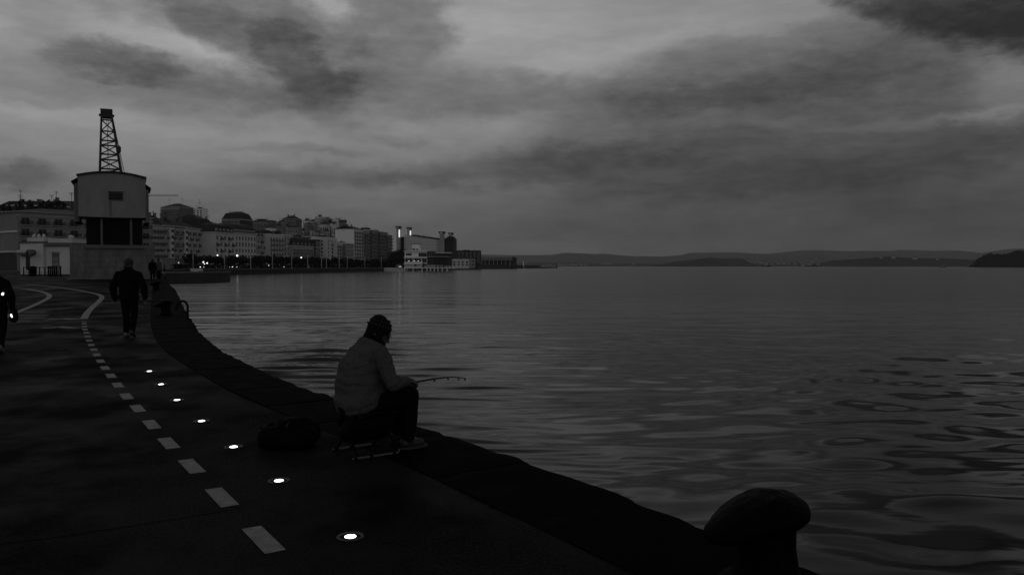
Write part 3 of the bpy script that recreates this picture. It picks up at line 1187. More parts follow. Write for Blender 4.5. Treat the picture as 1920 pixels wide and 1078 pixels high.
# a jumble of smaller houses filling the slope
jum = []
rj = random.Random(12)
for k in range(26):
    f_ = k / 25
    px = 410 + 226 * f_ + rj.uniform(-4, 4)
    y = (431 - 8 * f_ + rj.uniform(-9, 13)) if px < 500 else (424 + rj.uniform(-8, 16))
    d = rj.uniform(560, 690) if px < 500 else rj.uniform(640, 800)
    jum.append((px, y, d))
jum.sort()
for k, (px, y, d) in enumerate(jum):
    wpx = rj.uniform(9, 17)
    hill_block(px, px + wpx, y, d, 'small house in the jumble of hillside roofs, %s from the left' % ORD[k], wall=rj.choice(['white_wall', 'cream_wall', 'cream_wall', 'grey_wall', 'grey_wall', 'mid_wall', 'dim_wall']),
               floors=3, bays=3, roof=rj.choice(['hip', 'gable', 'flat', 'hip']), roof_h=rj.uniform(1.4, 2.8), dep=rj.uniform(6, 9), rz=rj.uniform(-.5, .4), chim=rj.choice([0, 1, 1, 2]),
               roof_mat=rj.choice(['roof_dark', 'roof_dark', 'roof_mid']), name='hill_house', win_scale=1.2, group='small houses up the hillside')

# ---- promenade trees
def leaf_cluster(n, rx, ry, rz_, size, seed):
    r_ = random.Random(seed)
    v, f = [], []
    lobes = [(r_.uniform(-.5, .5), r_.uniform(-.5, .5), r_.uniform(-.35, .4), r_.uniform(.35, .6)) for _ in range(9)]
    for i in range(n):
        lx, ly, lz, lr = r_.choice(lobes)
        while True:
            p = Vector((r_.uniform(-1, 1), r_.uniform(-1, 1), r_.uniform(-1, 1)))
            if .3 < p.length < 1:
                break
        c = Vector(((lx + p.x * lr) * rx, (ly + p.y * lr) * ry, (lz + p.z * lr) * rz_))
        a = Vector((r_.uniform(-1, 1), r_.uniform(-1, 1), r_.uniform(-1, 1))).normalized()
        b = a.cross(Vector((r_.uniform(-1, 1), r_.uniform(-1, 1), r_.uniform(-1, 1)))).normalized()
        s = size * r_.uniform(.6, 1.3)
        o = len(v)
        v += [c - a * s, c + b * s * .5, c + a * s, c - b * s * .5]
        f.append((o, o + 1, o + 2, o + 3))
    return v, f


CROWNS, TRUNKS = {}, {}


def tree(kind, label, loc, sc=1.0, group=None, name='street_tree'):
    rx, ry, rz_, th, size, n, m = {'clipped': (4.2, 4.2, 2.4, 1.5, .6, 520, 'hedge_leaf'), 'round': (4, 4, 4, 2.4, .6, 620, 'leaf'), 'palm': (1.8, 1.8, 1.2, 4.5, .5, 90, 'leaf')}[kind]
    var = random.randrange(3)
    if (kind, var) not in CROWNS:
        CROWNS[kind, var] = MB().add(*leaf_cluster(n, rx, ry, rz_, size, hash((len(kind), var)) & 0xffff)).mesh('crown', m)
        mb = MB()
        mb.tube([(0, 0, -1), (.05, 0, th), (.1, .05, th + rz_ * .9)], [.24, .17, .07], 7)
        for q in range(5):
            a = q * 1.256 + var
            mb.tube([(.05, 0, th), (.05 + rx * .45 * math.cos(a), ry * .45 * math.sin(a), th + rz_ * .7)], [.1, .03], 5)
        TRUNKS[kind, var] = mb.mesh('trunk', 'bark')
    t = thing(name, label, 'tree', loc, random.uniform(0, 6.28), group)
    t.scale = (sc, sc, sc)
    link('trunk', TRUNKS[kind, var], t)
    link('crown', CROWNS[kind, var], t, (0, 0, th + rz_ * .75))
    return t


# ---- left: the block behind the pavilion
ang = .95
t = block('old_town_block', 'old three-storey block with balconies behind the white pavilion', 'building', (X(33, 190), 190, .42), ang, 34, 40, Z(397, 190) - .42,
          wall='mid_wall', win='mid_wall', floors=3, bays=9, roof='hip', roof_h=2.4, balc='rail', chim=0, win_scale=1.0, ground=5.2, plain_end=True, roof_mat='roof_dark', eave='grey_wall')
MB().box(-.25, .02, -.25, 40, 9.2, 9.6).build('string_course', 'frame_white', t)
MB().box(-.3, .02, -.3, 40, 4.4, 4.8).build('string_course', 'cream_wall', t)
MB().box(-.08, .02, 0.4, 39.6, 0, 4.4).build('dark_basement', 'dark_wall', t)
block('old_town_block', 'plain set-back block between the balconied block and the crane', 'building', (X(108, 225), 225, .42), .4, 16, 14, Z(402, 225) - .42,
      wall='mid_wall', floors=3, bays=4, roof='hip', roof_h=4, chim=1, plain_end=True, win_scale=.7)
block('old_town_block', 'farther dark block whose hipped roof rises behind the balconied block', 'building', (X(60, 262), 262, .42), .3, 24, 16, Z(393, 262) - .42,
      wall='dim_wall', floors=4, bays=6, roof='hip', roof_h=3.6, chim=2, plain_end=True)


block('old_town_block', 'dark hump-roofed block at the left frame edge behind the balconied block', 'building', (X(-20, 240), 246, .42), .15, 17, 15, Z(386, 246) - .42,
      wall='dim_wall', floors=4, bays=4, roof='mansard', roof_h=1.6, chim=3, plain_end=True)
block('old_town_block', 'dark hipped block with chimneys just left of the crane cabin', 'building', (X(112, 270), 274, .42), .1, 9, 14, Z(389, 270) - .42,
      wall='dim_wall', floors=4, bays=3, roof='hip', roof_h=1.6, chim=2, plain_end=True)
for i_, (px_, d_, sc_) in enumerate([(20, 215, 1.5), (52, 232, 1.6), (84, 238, 1.6), (104, 246, 1.7)]):
    tree('round', 'dark tree crown rising behind the old town roofs, %s from the left' % ORD[i_], (X(px_, d_), d_, Z(384, d_) - 8.2 * sc_ + .1), sc_, 'trees behind the old town roofs')


# ---- white pavilion
def pavilion():
    d = 112
    x0, x1, xm = X(38, d), X(134, d), X(82, d)
    t = thing('pavilion', 'low white pavilion with dark door left of the stone crane', 'building', (x0, d, .42))
    w, wm = x1 - x0, xm - x0
    hz = Z(461, d) - .42
    body = MB().box(wm, w, .4, 8, -.3, hz).build('wall', 'cream_wall', t)
    a = 1.6
    MB().prism([(0, 0), (wm - .01, 0), (wm - .01, 8), (0, 8)], 'z', -.3, hz + .35).build('wall', 'cream_wall', t)
    MB().box(wm + .05, w + .25, .02, 8.2, hz, hz + .45).build('cornice', 'dim_wall', t)
    MB().box(wm + .3, w - .2, .6, 7.8, hz + .45, hz + 1.05).build('parapet', 'cream_wall', t)
    MB().box(-.12, wm - .9, -.12, 8.1, hz + .35, hz + .62).box(.4, wm - .5, 1, 7.5, hz + .62, hz + 1.2, 1).build('cornice', ['dim_wall', 'cream_wall'], t)
    for k in range(3):
        MB().lathe([(.16, hz + 1.2), (.26, hz + 1.42), (.15, hz + 1.66), (.05, hz + 1.76)], 10, (.8 + k * .7, 2)).build('finial', 'cream_wall', t, True)
    MB().lathe([(.25, hz + 1.05), (.42, hz + 1.25), (.3, hz + 1.5), (.06, hz + 1.6)], 12, (wm + (w - wm) * .72, 2)).build('finial', 'cream_wall', t, True)
    dr = MB().box(X(95, d) - x0, X(108.5, d) - x0, .33, .42, -.2, Z(474, d) - .42).build('door', 'dim_wall', t)
    MB().box(X(95, d) - x0 - .12, X(108.5, d) - x0 + .12, .30, .4, Z(474, d) - .42, Z(474, d) - .42 + .16).build('lintel', 'grey_wall', dr)
    for k in range(3):
        zz = .5 + k * .7
        MB().box(X(96.5, d) - x0, X(107, d) - x0, .30, .335, zz, zz + .5).build('door_panel', 'mid_wall', dr)
    MB().box(X(49, d) - x0, X(56.5, d) - x0, -.05, .02, .6, Z(480, d) - .42).build('window', 'glass_dark', t)
    # round awning hood over the corner
    mb = MB()
    za, zb = Z(478, d) - .42, Z(469, d) - .42
    mb.box(-.05, X(62, d) - x0, -1.1, .0, za, za + .32, 0)
    mb.box(.1, X(60, d) - x0, -.9, .0, za + .32, zb, 1)
    mb.tube([(X(63, d) - x0, -1.1, (za + zb) / 2), (X(63, d) - x0, .1, (za + zb) / 2)], .42, 14, 0)
    mb.build('canopy', ['dim_wall', 'cream_wall'], t)


pavilion()


# ---- railing and bin in front of it
def railing():
    d = 92
    z = .42
    t = thing('railing', 'dark street railing with posts in front of the white pavilion', 'railing', (X(44, d), d, z))
    w = X(94, d) - X(44, d)
    MB().box(0, w, -.03, .03, .96, 1.03).build('rail', 'black_iron', t)
    MB().box(0, w, -.025, .025, .40, .45).build('rail', 'black_iron', t)
    for k in range(6):
        MB().box(w * k / 5 - .04, w * k / 5 + .04, -.045, .045, -.02, 1.06).build('post', 'black_iron', t)
    first = None
    for k, px in enumerate((95.5, 99, 102.5, 106.5, 110.5, 118)):
        lab = 'dark round-topped bollard post left of the crane, ' + ORD[k] + ' from the railing'
        if first is None:
            first = thing('bollard_post', lab, 'bollard', (X(px, d), d - .5, z), 0, 'row of dark bollard posts')
            MB().lathe([(.13, -.02), (.13, .08), (.085, .12), (.075, .86), (.10, .9), (.10, .97), (.06, 1.04)], 12).build('shaft', 'black_iron', first, True)
            MB().lathe([(.08, 1.03), (.095, 1.08), (.06, 1.15), (.02, 1.17)], 12).build('cap', 'black_iron', first, True)
        else:
            c = copy_tree(first)
            c.location = (X(px, d), d - .5, z)
            c['label'] = lab
    b = thing('litter_bin', 'black litter bin standing in front of the street railing', 'bin', (X(62, d - 1), d - 1, z))
    MB().lathe([(.30, -.02), (.34, .1), (.37, .85), (.39, .88), (.39, .94), (.3, .97)], 14).build('drum', 'black_iron', b, True)
    MB().lathe([(.31, .96), (.40, 1.0), (.32, 1.1), (.1, 1.16)], 14).build('lid', 'black_iron', b, True)


railing()


# ---- the old stone-based harbour crane
def harbour_crane():
    d = 70.0
    k = d / F                       # metres per photo pixel at its front
    cx = X(214, d + 3.5)
    rz = math.atan2(-cx, d) * .92
    z0 = .42
    t = thing('harbour_crane', 'old harbour crane with steel cabin and lattice jib on a stone base', 'crane', (cx, d + 3.5, z0), rz)
    t.scale = (.9, .95, 1)

    def hz(y):
        return Z(y, d) - z0
    # stone base: courses of individual blocks
    bw, bd, bh = 7.5, 6.6, hz(459)
    core = MB().box(-bw / 2 + .12, bw / 2 - .12, -3.35, bd - 3.6, -.3, bh - .02).build('stone_base', 'masonry', t)
    MB().box(-bw / 2 - .25, bw / 2 + .12, -3.7, -3.3, -.3, .12).build('plinth', 'masonry', core)
    rows = 6
    rh = bh / rows
    for r in range(rows):
        n = 6
        off = .5 * (r % 2)
        xs = [-bw / 2] + [(-bw / 2 + bw * (i + off) / n) for i in range(1 - (r % 2), n)] + [bw / 2]
        xs = sorted(set(round(x, 3) for x in xs))
        for a, b in zip(xs, xs[1:]):
            if b - a < .1:
                continue
            pr = random.uniform(0, .03)
            MB().box(a + .008, b - .008, -3.5 - pr, -3.34, r * rh + .008, (r + 1) * rh - .008).build('stone', random.choice(['masonry', 'masonry', 'masonry_pale']), core)
        for sx in (-1, 1):
            ys = [-3.3, -1.6, .2, 1.7, 3.0]
            for a, b in zip(ys, ys[1:]):
                o = (rh * 0)
                pr = random.uniform(0, .03)
                xx = sx * (bw / 2 - .06)
                MB().box(xx - .07 - pr * .5, xx + .07 + pr * .5, a + .01, b - .01, r * rh + .008, (r + 1) * rh - .008).build('stone', random.choice(['masonry', 'masonry_pale']), core)
    # turntable platform and columns
    zp0, zp1 = hz(466), hz(461)
    zc = hz(409)
    fx0, fx1 = -52 * k, 59 * k
    MB().box(fx0, fx1, -3.75, 2.4, zp0 + .02, zp1).build('platform_beam', 'crane_steel', t)
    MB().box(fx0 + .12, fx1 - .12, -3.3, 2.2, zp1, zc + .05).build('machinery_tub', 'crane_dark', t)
    for px in (188.5, 245.5):
        x = (px - 210) * k * .97
        MB().box(x - .1, x + .1, -3.66, -3.45, zp1, zc).box(x - .2, x + .2, -3.7, -3.6, zp1, zp1 + .12).build('column', 'crane_steel', t)
    # cabin: bowed front, barrel roof, wider rear wings
    zt, zb = hz(332), hz(407)
    w2 = 63 * k

    def bow(x):
        return -3.9 - .55 * (1 - (x / w2) ** 2)
    n = 14
    xs = [-w2 + 2 * w2 * i / n for i in range(n + 1)]
    mb = MB()
    outl = [(x, bow(x)) for x in xs] + [(w2, 1.0), (-w2, 1.0)]
    def top(x):
        return zt + .33 * (1 - (x / w2) ** 2)
    v = [(x, y, zb - .06 * (1 - (x / w2) ** 2)) for x, y in outl] + [(x, y, top(x)) for x, y in outl]
    m = len(outl)
    mb.add(v, [tuple(range(m))[::-1], tuple(range(m, 2 * m))] + [(i, (i + 1) % m, m + (i + 1) % m, m + i) for i in range(m)])
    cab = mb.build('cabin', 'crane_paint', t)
    # roof sheet with an overhang
    mb = MB()
    oo = [(x * 1.035, bow(x) - .22) for x in xs] + [(w2 * 1.035, 1.1), (-w2 * 1.035, 1.1)]
    v = [(x, y, top(min(max(x, -w2), w2)) + .005) for x, y in oo] + [(x, y, top(min(max(x, -w2), w2)) + .13) for x, y in oo]
    mb.add(v, [tuple(range(m))[::-1], tuple(range(m, 2 * m))] + [(i, (i + 1) % m, m + (i + 1) % m, m + i) for i in range(m)])
    mb.build('cabin_roof', 'crane_roof', t)
    # wings
    for sx, a, b in ((-1, w2 - .02, w2 + .42), (1, w2 - .02, w2 + .30)):
        zl = hz(345) if sx < 0 else hz(352)
        mb = MB()
        xa, xb = sx * a, sx * b
        mb.hexa([(min(xa, xb), -2.6, hz(415)), (max(xa, xb), -2.6, hz(415)), (min(xa, xb), 2.6, hz(415)), (max(xa, xb), 2.6, hz(415)),
                 (min(xa, xb), -2.6, zl + (.16 if sx > 0 else 0)), (max(xa, xb), -2.6, zl + (.16 if sx < 0 else 0)), (min(xa, xb), 2.6, zl + .1), (max(xa, xb), 2.6, zl + .1)])
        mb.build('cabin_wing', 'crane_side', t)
        mb = MB()
        lo, hi = sorted((sx * (w2 - .01), sx * (b + .22)))
        za, zb_ = (zl - .05, zl + .33) if sx < 0 else (zl + .28, zl - .08)
        mb.hexa([(lo, -2.85, za + .18), (hi, -2.85, zb_ + .18), (lo, 2.8, za + .18), (hi, 2.8, zb_ + .18), (lo, -2.85, za + .28), (hi, -2.85, zb_ + .28), (lo, 2.8, za + .28), (hi, 2.8, zb_ + .28)])
        mb.build('wing_roof', 'crane_roof', t)
        MB().box(sx * (w2 + .1) - .25, sx * (w2 + .1) + .25, -2.4, 2.0, hz(417), hz(415) - .002).build('wing_floor', 'crane_dark', t)
    # louvred vent with a door below it on the cabin back
    xa, xb = (203 - 210) * k, (230.5 - 210) * k
    yv = -4.47
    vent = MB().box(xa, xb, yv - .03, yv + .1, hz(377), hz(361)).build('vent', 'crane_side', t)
    for i in range(5):
        z = hz(377) + .08 + i * (hz(363) - hz(377)) / 5
        MB().hexa([(xa + .04, yv - .035, z), (xb - .04, yv - .035, z), (xa + .04, yv - .02, z), (xb - .04, yv - .02, z),
                   (xa + .04, yv - .10, z + .03), (xb - .04, yv - .10, z + .03), (xa + .04, yv - .03, z + .1), (xb - .04, yv - .03, z + .1)]).build('slat', 'crane_dark', vent)
    MB().box(xa - .06, xb + .06, yv - .06, yv + .05, hz(361), hz(361) + .07).build('vent_hood', 'crane_roof', vent)
    MB().box((205 - 210) * k, (208.5 - 210) * k, yv - .02, yv + .08, hz(405), hz(377.5)).build('panel_strip', 'masonry', t)
    MB().box((208.8 - 210) * k, (215 - 210) * k, yv - .012, yv + .08, hz(405), hz(377.5)).build('panel', 'crane_paint', t)
    # lattice jib, leaning away over the water
    lean = math.radians(16)
    yb = .3
    zb_ = hz(330)

    def jp(px, py, back=0.0):
        zz = hz(py) * 1.0
        yy = yb + max(0, (zz - zb_)) * math.tan(lean) + back
        sc = (d + 3.5 + yy) / d
        return Vector(((px - 210) * k * sc, yy, (zz - (CAM_Z - z0)) * sc + (CAM_Z - z0)))
    legs = {'l': ((185.5, 326), (189.5, 220)), 'r': ((225, 326), (208.5, 220))}
    jib = thing_part = bpy.data.objects.new('jib', None)
    col.objects.link(jib)
    jib.parent = t

    def on(s, f, back):
        (xa_, ya_), (xb_, yb2) = legs[s]
        bk = back * (2.2 * (1 - f) + .9 * f)
        return jp(xa_ + (xb_ - xa_) * f, ya_ + (yb2 - ya_) * f, bk)
    for s in 'lr':
        for back in (0, 1):
            MB().tube([on(s, 0, back), on(s, 1, back)], [.12, .10], 6).build('chord', 'lattice', jib)
    fr = [0, .075, .235, .33, .485, .57, .735, .93]
    for f in fr[1:]:
        for back in (0, 1):
            MB().tube([on('l', f, back), on('r', f, back)], .06, 5).build('strut', 'lattice', jib)
        for s in 'lr':
            MB().tube([on(s, f, 0), on(s, f, 1)], .05, 5).build('strut', 'lattice', jib)
    for a, b in ((0, .075), (.075, .235), (.235, .33), (.33, .485), (.485, .57), (.57, .735), (.735, .93)):
        full = b - a > .12
        for back in (0, 1):
            MB().tube([on('l', a, back), on('r', b, back)], .045, 5).build('diagonal', 'lattice', jib)
            if full:
                MB().tube([on('r', a, back), on('l', b, back)], .045, 5).build('diagonal', 'lattice', jib)
    hp = jp(199, 217, .4)
    MB().box(hp.x - .56, hp.x + .56, hp.y - .5, hp.y + .5, hp.z - .35, hp.z + .45).build('jib_head', 'crane_roof', jib)
    for sx in (-1, 1):
        MB().tube([(hp.x + sx * .5, hp.y, hp.z - .1), (hp.x + sx * .72, hp.y, hp.z - .1)], .13, 10).build('sheave', 'lattice', jib)
    MB().tube([jp(199, 226, .4), jp(204, 326, .8)], .02, 4).build('hoist_rope', 'black_iron', jib)
    MB().tube([jp(202, 226, .4), jp(199, 326, .8)], .02, 4).build('hoist_rope', 'black_iron', jib)
    a, b, c = jp(210.5, 222, .2), jp(222.5, 280, -.6), jp(232.5, 326, -1.2)
    MB().tube([a, b, c], .03, 5).build('stay_rope', 'lattice', t)
    MB().tube([jp(208.8, 225, .2), jp(220, 272, 0), jp(229, 326, -.4)], .022, 5).build('stay_rope', 'lattice', t)
    MB().lathe([(.05, -.35), (.16, -.2), (.16, .2), (.05, .35)], 8).build('stay_block', 'lattice', t).location = b


harbour_crane()


# ---- slim construction crane far behind
def tower_crane():
    d = 640
    zb = hill_z(X(262, d), d) - 1
    t = thing('tower_crane', 'thin construction crane jib showing above the roofs right of the cabin', 'crane', (X(262, d), d, zb))
    zj = Z(367.6, d) - zb
    mb = MB()
    for sx in (-.6, .6):
        for sy in (-.6, .6):
            mb.tube([(sx, sy, 0), (sx, sy, zj + .5)], .12, 4)
    for i in range(int(zj // 2)):
        mb.tube([(-.6, -.6, i * 2), (.6, -.6, i * 2 + 2)], .08, 4)
    mb.build('mast', 'lattice', t)
    L_ = X(336, d) - X(262, d)
    mb = MB()
    mb.tube([(-10, 0, zj), (L_, 0, zj)], .16, 4).tube([(-10, 0, zj + .9), (L_, 0, zj + .9)], .12, 4)
    for i in range(int((L_ + 10) // 2)):
        mb.tube([(-10 + i * 2, 0, zj), (-9 + i * 2, 0, zj + .9)], .07, 4)
    mb.build('jib', 'lattice', t)
    MB().tube([(0, 0, zj), (0, 0, zj + 2.2)], .2, 5).build('apex', 'lattice', t)


tower_crane()


hd = thing('hedge', 'long dark clipped hedge under the far promenade trees', 'hedge', (0, 0, PROM_Z))
for seg in range(24):
    v, f = [], []
    for q in range(260):
        d = 292 + (560 - 292) * (seg + random.random()) / 24
        x = -105.4 + (d - 281) * .158 - 21 + random.uniform(-.9, .9)
        z = random.uniform(0, 1.7)
        a = Vector((random.uniform(-1, 1), random.uniform(-1, 1), random.uniform(-1, 1))).normalized() * .42
        b = Vector((random.uniform(-1, 1), random.uniform(-1, 1), random.uniform(-1, 1))).normalized() * .3
        c = Vector((x, d, z))
        o = len(v)
        v += [c - a, c - b, c + a, c + b]
        f.append((o, o + 1, o + 2, o + 3))
    MB().add(v, f).build('shrub', 'hedge_leaf', hd)
GT = 'clipped trees along the far promenade'
ds = np.linspace(0, 1, 26)
for i, f in enumerate(ds):
    d = 300 * (545 / 300) ** f
    x = -105.4 + (d - 281) * .158 - 17 + random.uniform(-1.5, 1.5)
    tree('clipped', 'dark clipped tree on the far promenade, %s counting from the jetty' % ORD[i], (x, d, PROM_Z), random.uniform(.95, 1.15), GT)
for i, (px, d, sc) in enumerate([(742, 560, 1.1), (747, 575, 1.5), (752, 590, 1.5), (738, 600, 1.3), (756, 610, 1.2)]):
    tree('round', 'dark full tree between the tall towers and the pale hall, %s from the left' % ORD[[1, 2, 3, 0, 4][i]], (X(px, d), d, PROM_Z), sc, 'trees in the gap before the hall')
hp_ = [(532, 640), (545, 620), (556, 600), (515, 600), (590, 660), (601, 650), (612, 640), (622, 660), (630, 650), (641, 640), (605, 700), (625, 720),
       (575, 730), (565, 690), (550, 720), (486, 560), (498, 580), (617, 760), (636, 740)]
for i, (px, d) in enumerate(hp_):
    tree('round', 'dark tree on the hillside among the houses, %s of the hill trees' % ORD[i], (X(px, d), d, hill_z(X(px, d), d) - .3), random.uniform(1.1, 1.6), 'trees up the hillside')


# ---- flagpoles / tall promenade poles along the far quay edge
pole_px = [(362, 470, 300), (421, 472, 322), (470, 474, 348), (511, 474, 374), (547, 476, 402), (577, 477, 428), (603, 478, 452), (612, 470, 455), (636, 479, 470), (651, 480, 480), (684, 481, 500), (715, 482, 520)]
first = None
for i, (px, y, d) in enumerate(pole_px):
    for (qa, da), (qb, db) in zip(quay_far, quay_far[1:]):      # stands just behind the quay kerb
        sl = (px - 960) / F
        m_ = (qb - qa) / (db - da) if db != da else 0
        dd = (qa - m_ * da) / (sl - m_) if abs(sl - m_) > 1e-6 else -1
        if da <= dd <= db:
            d = dd + 3
            break
    x = X(px, d)
    lab = 'slim pale lamp pole on the far quay, %s counting from the jetty' % ORD[i]
    if first is None:
        first = thing('quay_pole', lab, 'pole', (x, d, PROM_Z - .03), 0, 'pale poles along the far quay')
        MB().tube([(0, 0, 0), (0, 0, 6.4)], [.19, .13], 8).build('shaft', 'mast_pale', first, True)
        MB().lathe([(.26, 0), (.26, .3), (.15, .42)], 10).build('foot', 'mast_pale', first, True)
        MB().lathe([(.08, 6.4), (.16, 6.45), (.1, 6.6), (.02, 6.66)], 8).build('finial', 'mast_pale', first, True)
    else:
        c = copy_tree(first)
        c.location = (x, d, PROM_Z - .03)
        c['label'] = lab
        s = (Z(y, d) - PROM_Z) / 6.6
        c.scale = (1, 1, s)

# lit street lamps
lit = [(408, 478.5, 325, .34, 'glow'), (445, 479.3, 335, .46, 'glow'), (565, 483, 420, .42, 'glow'), (551, 493, 405, .3, 'glow'), (591, 493, 440, .3, 'glow_soft'),
       (381.5, 491.3, 306, .32, 'glow'), (388.5, 493.2, 306, .30, 'glow'), (383.5, 494.8, 304, .2, 'glow'), (335, 492.5, 300, .26, 'glow_soft'), (504, 497.5, 372, .3, 'glow_soft')]
labs = ['small lit street lamp above the jetty end', 'brightest lit street lamp above the dark trees', 'lit street lamp before the low mansard block', 'low lit lamp left of the mansard block on the quay',
        'dim lamp under the narrow dark block', 'left upper lamp of the lit cluster behind the jetty box', 'right lamp of the lit cluster behind the jetty box', 'lowest small lamp of the lit cluster behind the jetty box',
        'faint lamp seen just right of the stone crane people', 'faint low lamp near the fourth quay pole']
for (px, y, d, r, m), lab in zip(lit, labs):
    d -= 6
    r *= .75
    z = Z(y, d)
    t = thing('street_lamp', lab, 'street lamp', (X(px, d), d, PROM_Z - .03), 0, 'lit lamps on the far promenade')
    hh = z - PROM_Z
    MB().tube([(0, 0, 0), (0, 0, hh - r * .8)], [.09, .05], 6).build('post', 'black_iron', t)
    MB().lathe([(r * .35, hh - r), (r * .85, hh - r * .6), (r, hh), (r * .8, hh + r * .6), (r * .3, hh + r)], 12).build('globe', m, t, True)


# ---- cars on the promenade road
def car(label, loc, rz, body='car_dark', lights=True):
    t = thing('parked_car', label, 'car', loc, rz, 'cars on the far promenade')
    prof = [(-2.1, .3), (2.1, .3), (2.15, .75), (1.2, .92), (.6, 1.42), (-1.0, 1.45), (-1.7, .95), (-2.12, .85)]
    MB().prism(prof, 'y', -.85, .85).build('body', body, t)
    MB().prism([(1.05, .95), (.55, 1.36), (-.95, 1.38), (-1.5, .98)], 'y', -.87, .87).build('windows', 'glass_dark', t)
    for x in (-1.35, 1.35):
        for y in (-.78, .78):
            w = MB().tube([(x, y - .1, .32), (x, y + .1, .32)], .32, 12).build('wheel', 'tyre', t)
    if lights:
        for y in (-.6, .6):
            MB().tube([(2.12, y, .66), (2.19, y, .66)], .17, 10).build('headlight', 'glow', t)


for px, d, lab, body, rz, li in [(371, 308, 'dark car with lit headlights left of the lamp cluster', 'car_dark', -1.2, True), (425, 332, 'dark car with lit headlights under the dormered attic', 'car_dark', -1.1, True),
                                 (436, 336, 'grey car with lit headlights beside a quay pole', 'car_grey', -1.3, True), (525, 384, 'dark car with lit headlights below the broad light block', 'car_dark', -1.2, True),
                                 (571, 424, 'grey car with one bright front below the mansard block', 'car_grey', -1.0, True), (541, 398, 'pale grey car without lights on the far quay', 'car_grey', -1.6, False),
                                 (747, 522, 'car with brightest headlights right of the tall towers', 'car_dark', -1.2, True)]:
    car(lab, (X(px, d), d + 4, PROM_Z - .03), rz, body, li)

# ---- low white box and people on the jetty
d = 160
t = thing('jetty_box', 'low pale concrete bench box on the jetty head', 'bench', (X(369, d), d, .21), .1)
wj = (X(379, d) - X(359, d))
MB().box(-wj / 2, wj / 2, -.5, .5, 0, Z(504.5, d) - .3).build('block', 'concrete_pale', t, bevel=.03)
MB().box(-wj / 2 - .06, wj / 2 + .06, -.56, .56, Z(504.5, d) - .3, Z(503.4, d) - .22).build('seat_slab', 'concrete_pale', t)
MB().box(wj / 2 - .5, wj / 2 - .1, -.62, -.5, .05, .35).build('vent', 'black_iron', t)


# ---- white club house on piles
def club_house():
    d = 478
    x0 = X(757.5, d)
    s = d / F
    t = thing('club_house', 'white modern club house standing on piles over the water', 'building', (x0, d, WATER_Z), 0)

    def z(y):
        return Z(y, d) - WATER_Z

    def x(px):
        return (px - 757.5) * s
    fl = z(503.2)
    for px in (758.3, 774.3, 791, 800.3, 807, 814, 821, 829, 838):
        for y in (.4, 7.5, 14):
            MB().tube([(x(px), y, -3), (x(px), y, fl)], .32, 8).build('pile', 'white_wall', t)
    MB().box(0, x(852), 0, 16, fl, fl + .5).build('deck', 'white_wall', t)
    # storeys: slabs and walls
    MB().box(.3, x(791.5), .5, 14, fl + .5, z(495.6)).build('wall', 'cream_wall', t)
    MB().box(0, x(791.5), -.4, 14.5, z(495.5), z(493.4)).build('floor_slab', 'white_wall', t)
    MB().box(.3, x(800.5), .6, 14, z(493.3), z(484)).build('wall', 'white_wall', t)
    MB().box(0, x(800.8), -.6, 14.5, z(484), z(481.6)).build('floor_slab', 'white_wall', t)
    MB().box(.3, x(800.5), .5, 14, z(481.5), z(471.5)).build('wall', 'white_wall', t)
    MB().box(-.2, x(801), -.5, 14.6, z(471.5), z(470)).build('roof_slab', 'white_wall', t)
    MB().box(x(771.5), x(784.5), 3, 12, z(470), z(457)).build('roof_house', 'white_wall', t)
    MB().box(x(769.5), x(785.5), 2.6, 12.4, z(457), z(456.2)).build('roof_slab', 'roof_mid', t)
    MB().box(x(800.5), x(816.5), .8, 14, z(482), z(471)).build('glazed_wing', 'dim_wall', t)
    MB().box(x(800.5), x(845), 1.2, 14, z(497), z(482)).build('dark_club_wing', 'dark_wall', t)  # wing walls in one even dark tone
    MB().box(x(816.5), x(834), 1.4, 13, z(481.9), z(475)).build('dark_club_wing', 'dark_wall', t)
    MB().box(x(800.8), x(840), -.2, 14.4, z(482), z(480.8)).build('floor_slab', 'grey_wall', t)
    MB().box(x(816), x(845), .2, 14, z(475), z(473)).build('roof_slab', 'cream_wall', t)
    MB().box(x(800.6), x(843), -.1, 14.2, fl + .52, z(498.3)).build('parapet', 'grey_wall', t)
    # raking braces of the open terrace
    for px in (820, 827, 834):
        MB().tube([(x(px - 3), -.3, fl + .6), (x(px + 3), .3, z(482))], .28, 6).build('raking_brace', 'dark_wall', t)

    def win_(a, b, y0, y1, m='glass_dark', yy=.3):
        o = MB().box(x(a), x(b), yy, yy + .35, z(y0), z(y1)).build('window', m, t)
        n_ = max(1, int((b - a) / 3.5))
        for i in range(1, n_):
            q = x(a) + (x(b) - x(a)) * i / n_
            MB().box(q - .06, q + .06, yy - .06, yy + .02, z(y0), z(y1)).build('mullion', 'grey_wall', o)
    win_(761.3, 771.8, 479, 475)
    win_(785, 800, 481.5, 474.2)
    win_(760, 773, 490.8, 485.2)
    win_(776, 789, 490.8, 485.2)
    win_(792, 799.6, 492, 484.6)
    win_(777.2, 781, 499.2, 495.7)
    win_(772.2, 777.3, 468.8, 466.2, yy=2.8)
    win_(779.2, 783.3, 468.8, 466.2, yy=2.8)
    win_(801.5, 815.8, 480.5, 472.5, yy=.55)
    win_(792.5, 800, 498.5, 495)
    for px, y in ((766.5, 489.4), (777, 489.4), (784, 489.4)):
        MB().box(x(px) - .35, x(px) + .35, .22, .3, z(y) - .14, z(y) + .14).build('lit_pane', 'glow_soft', t)


club_house()


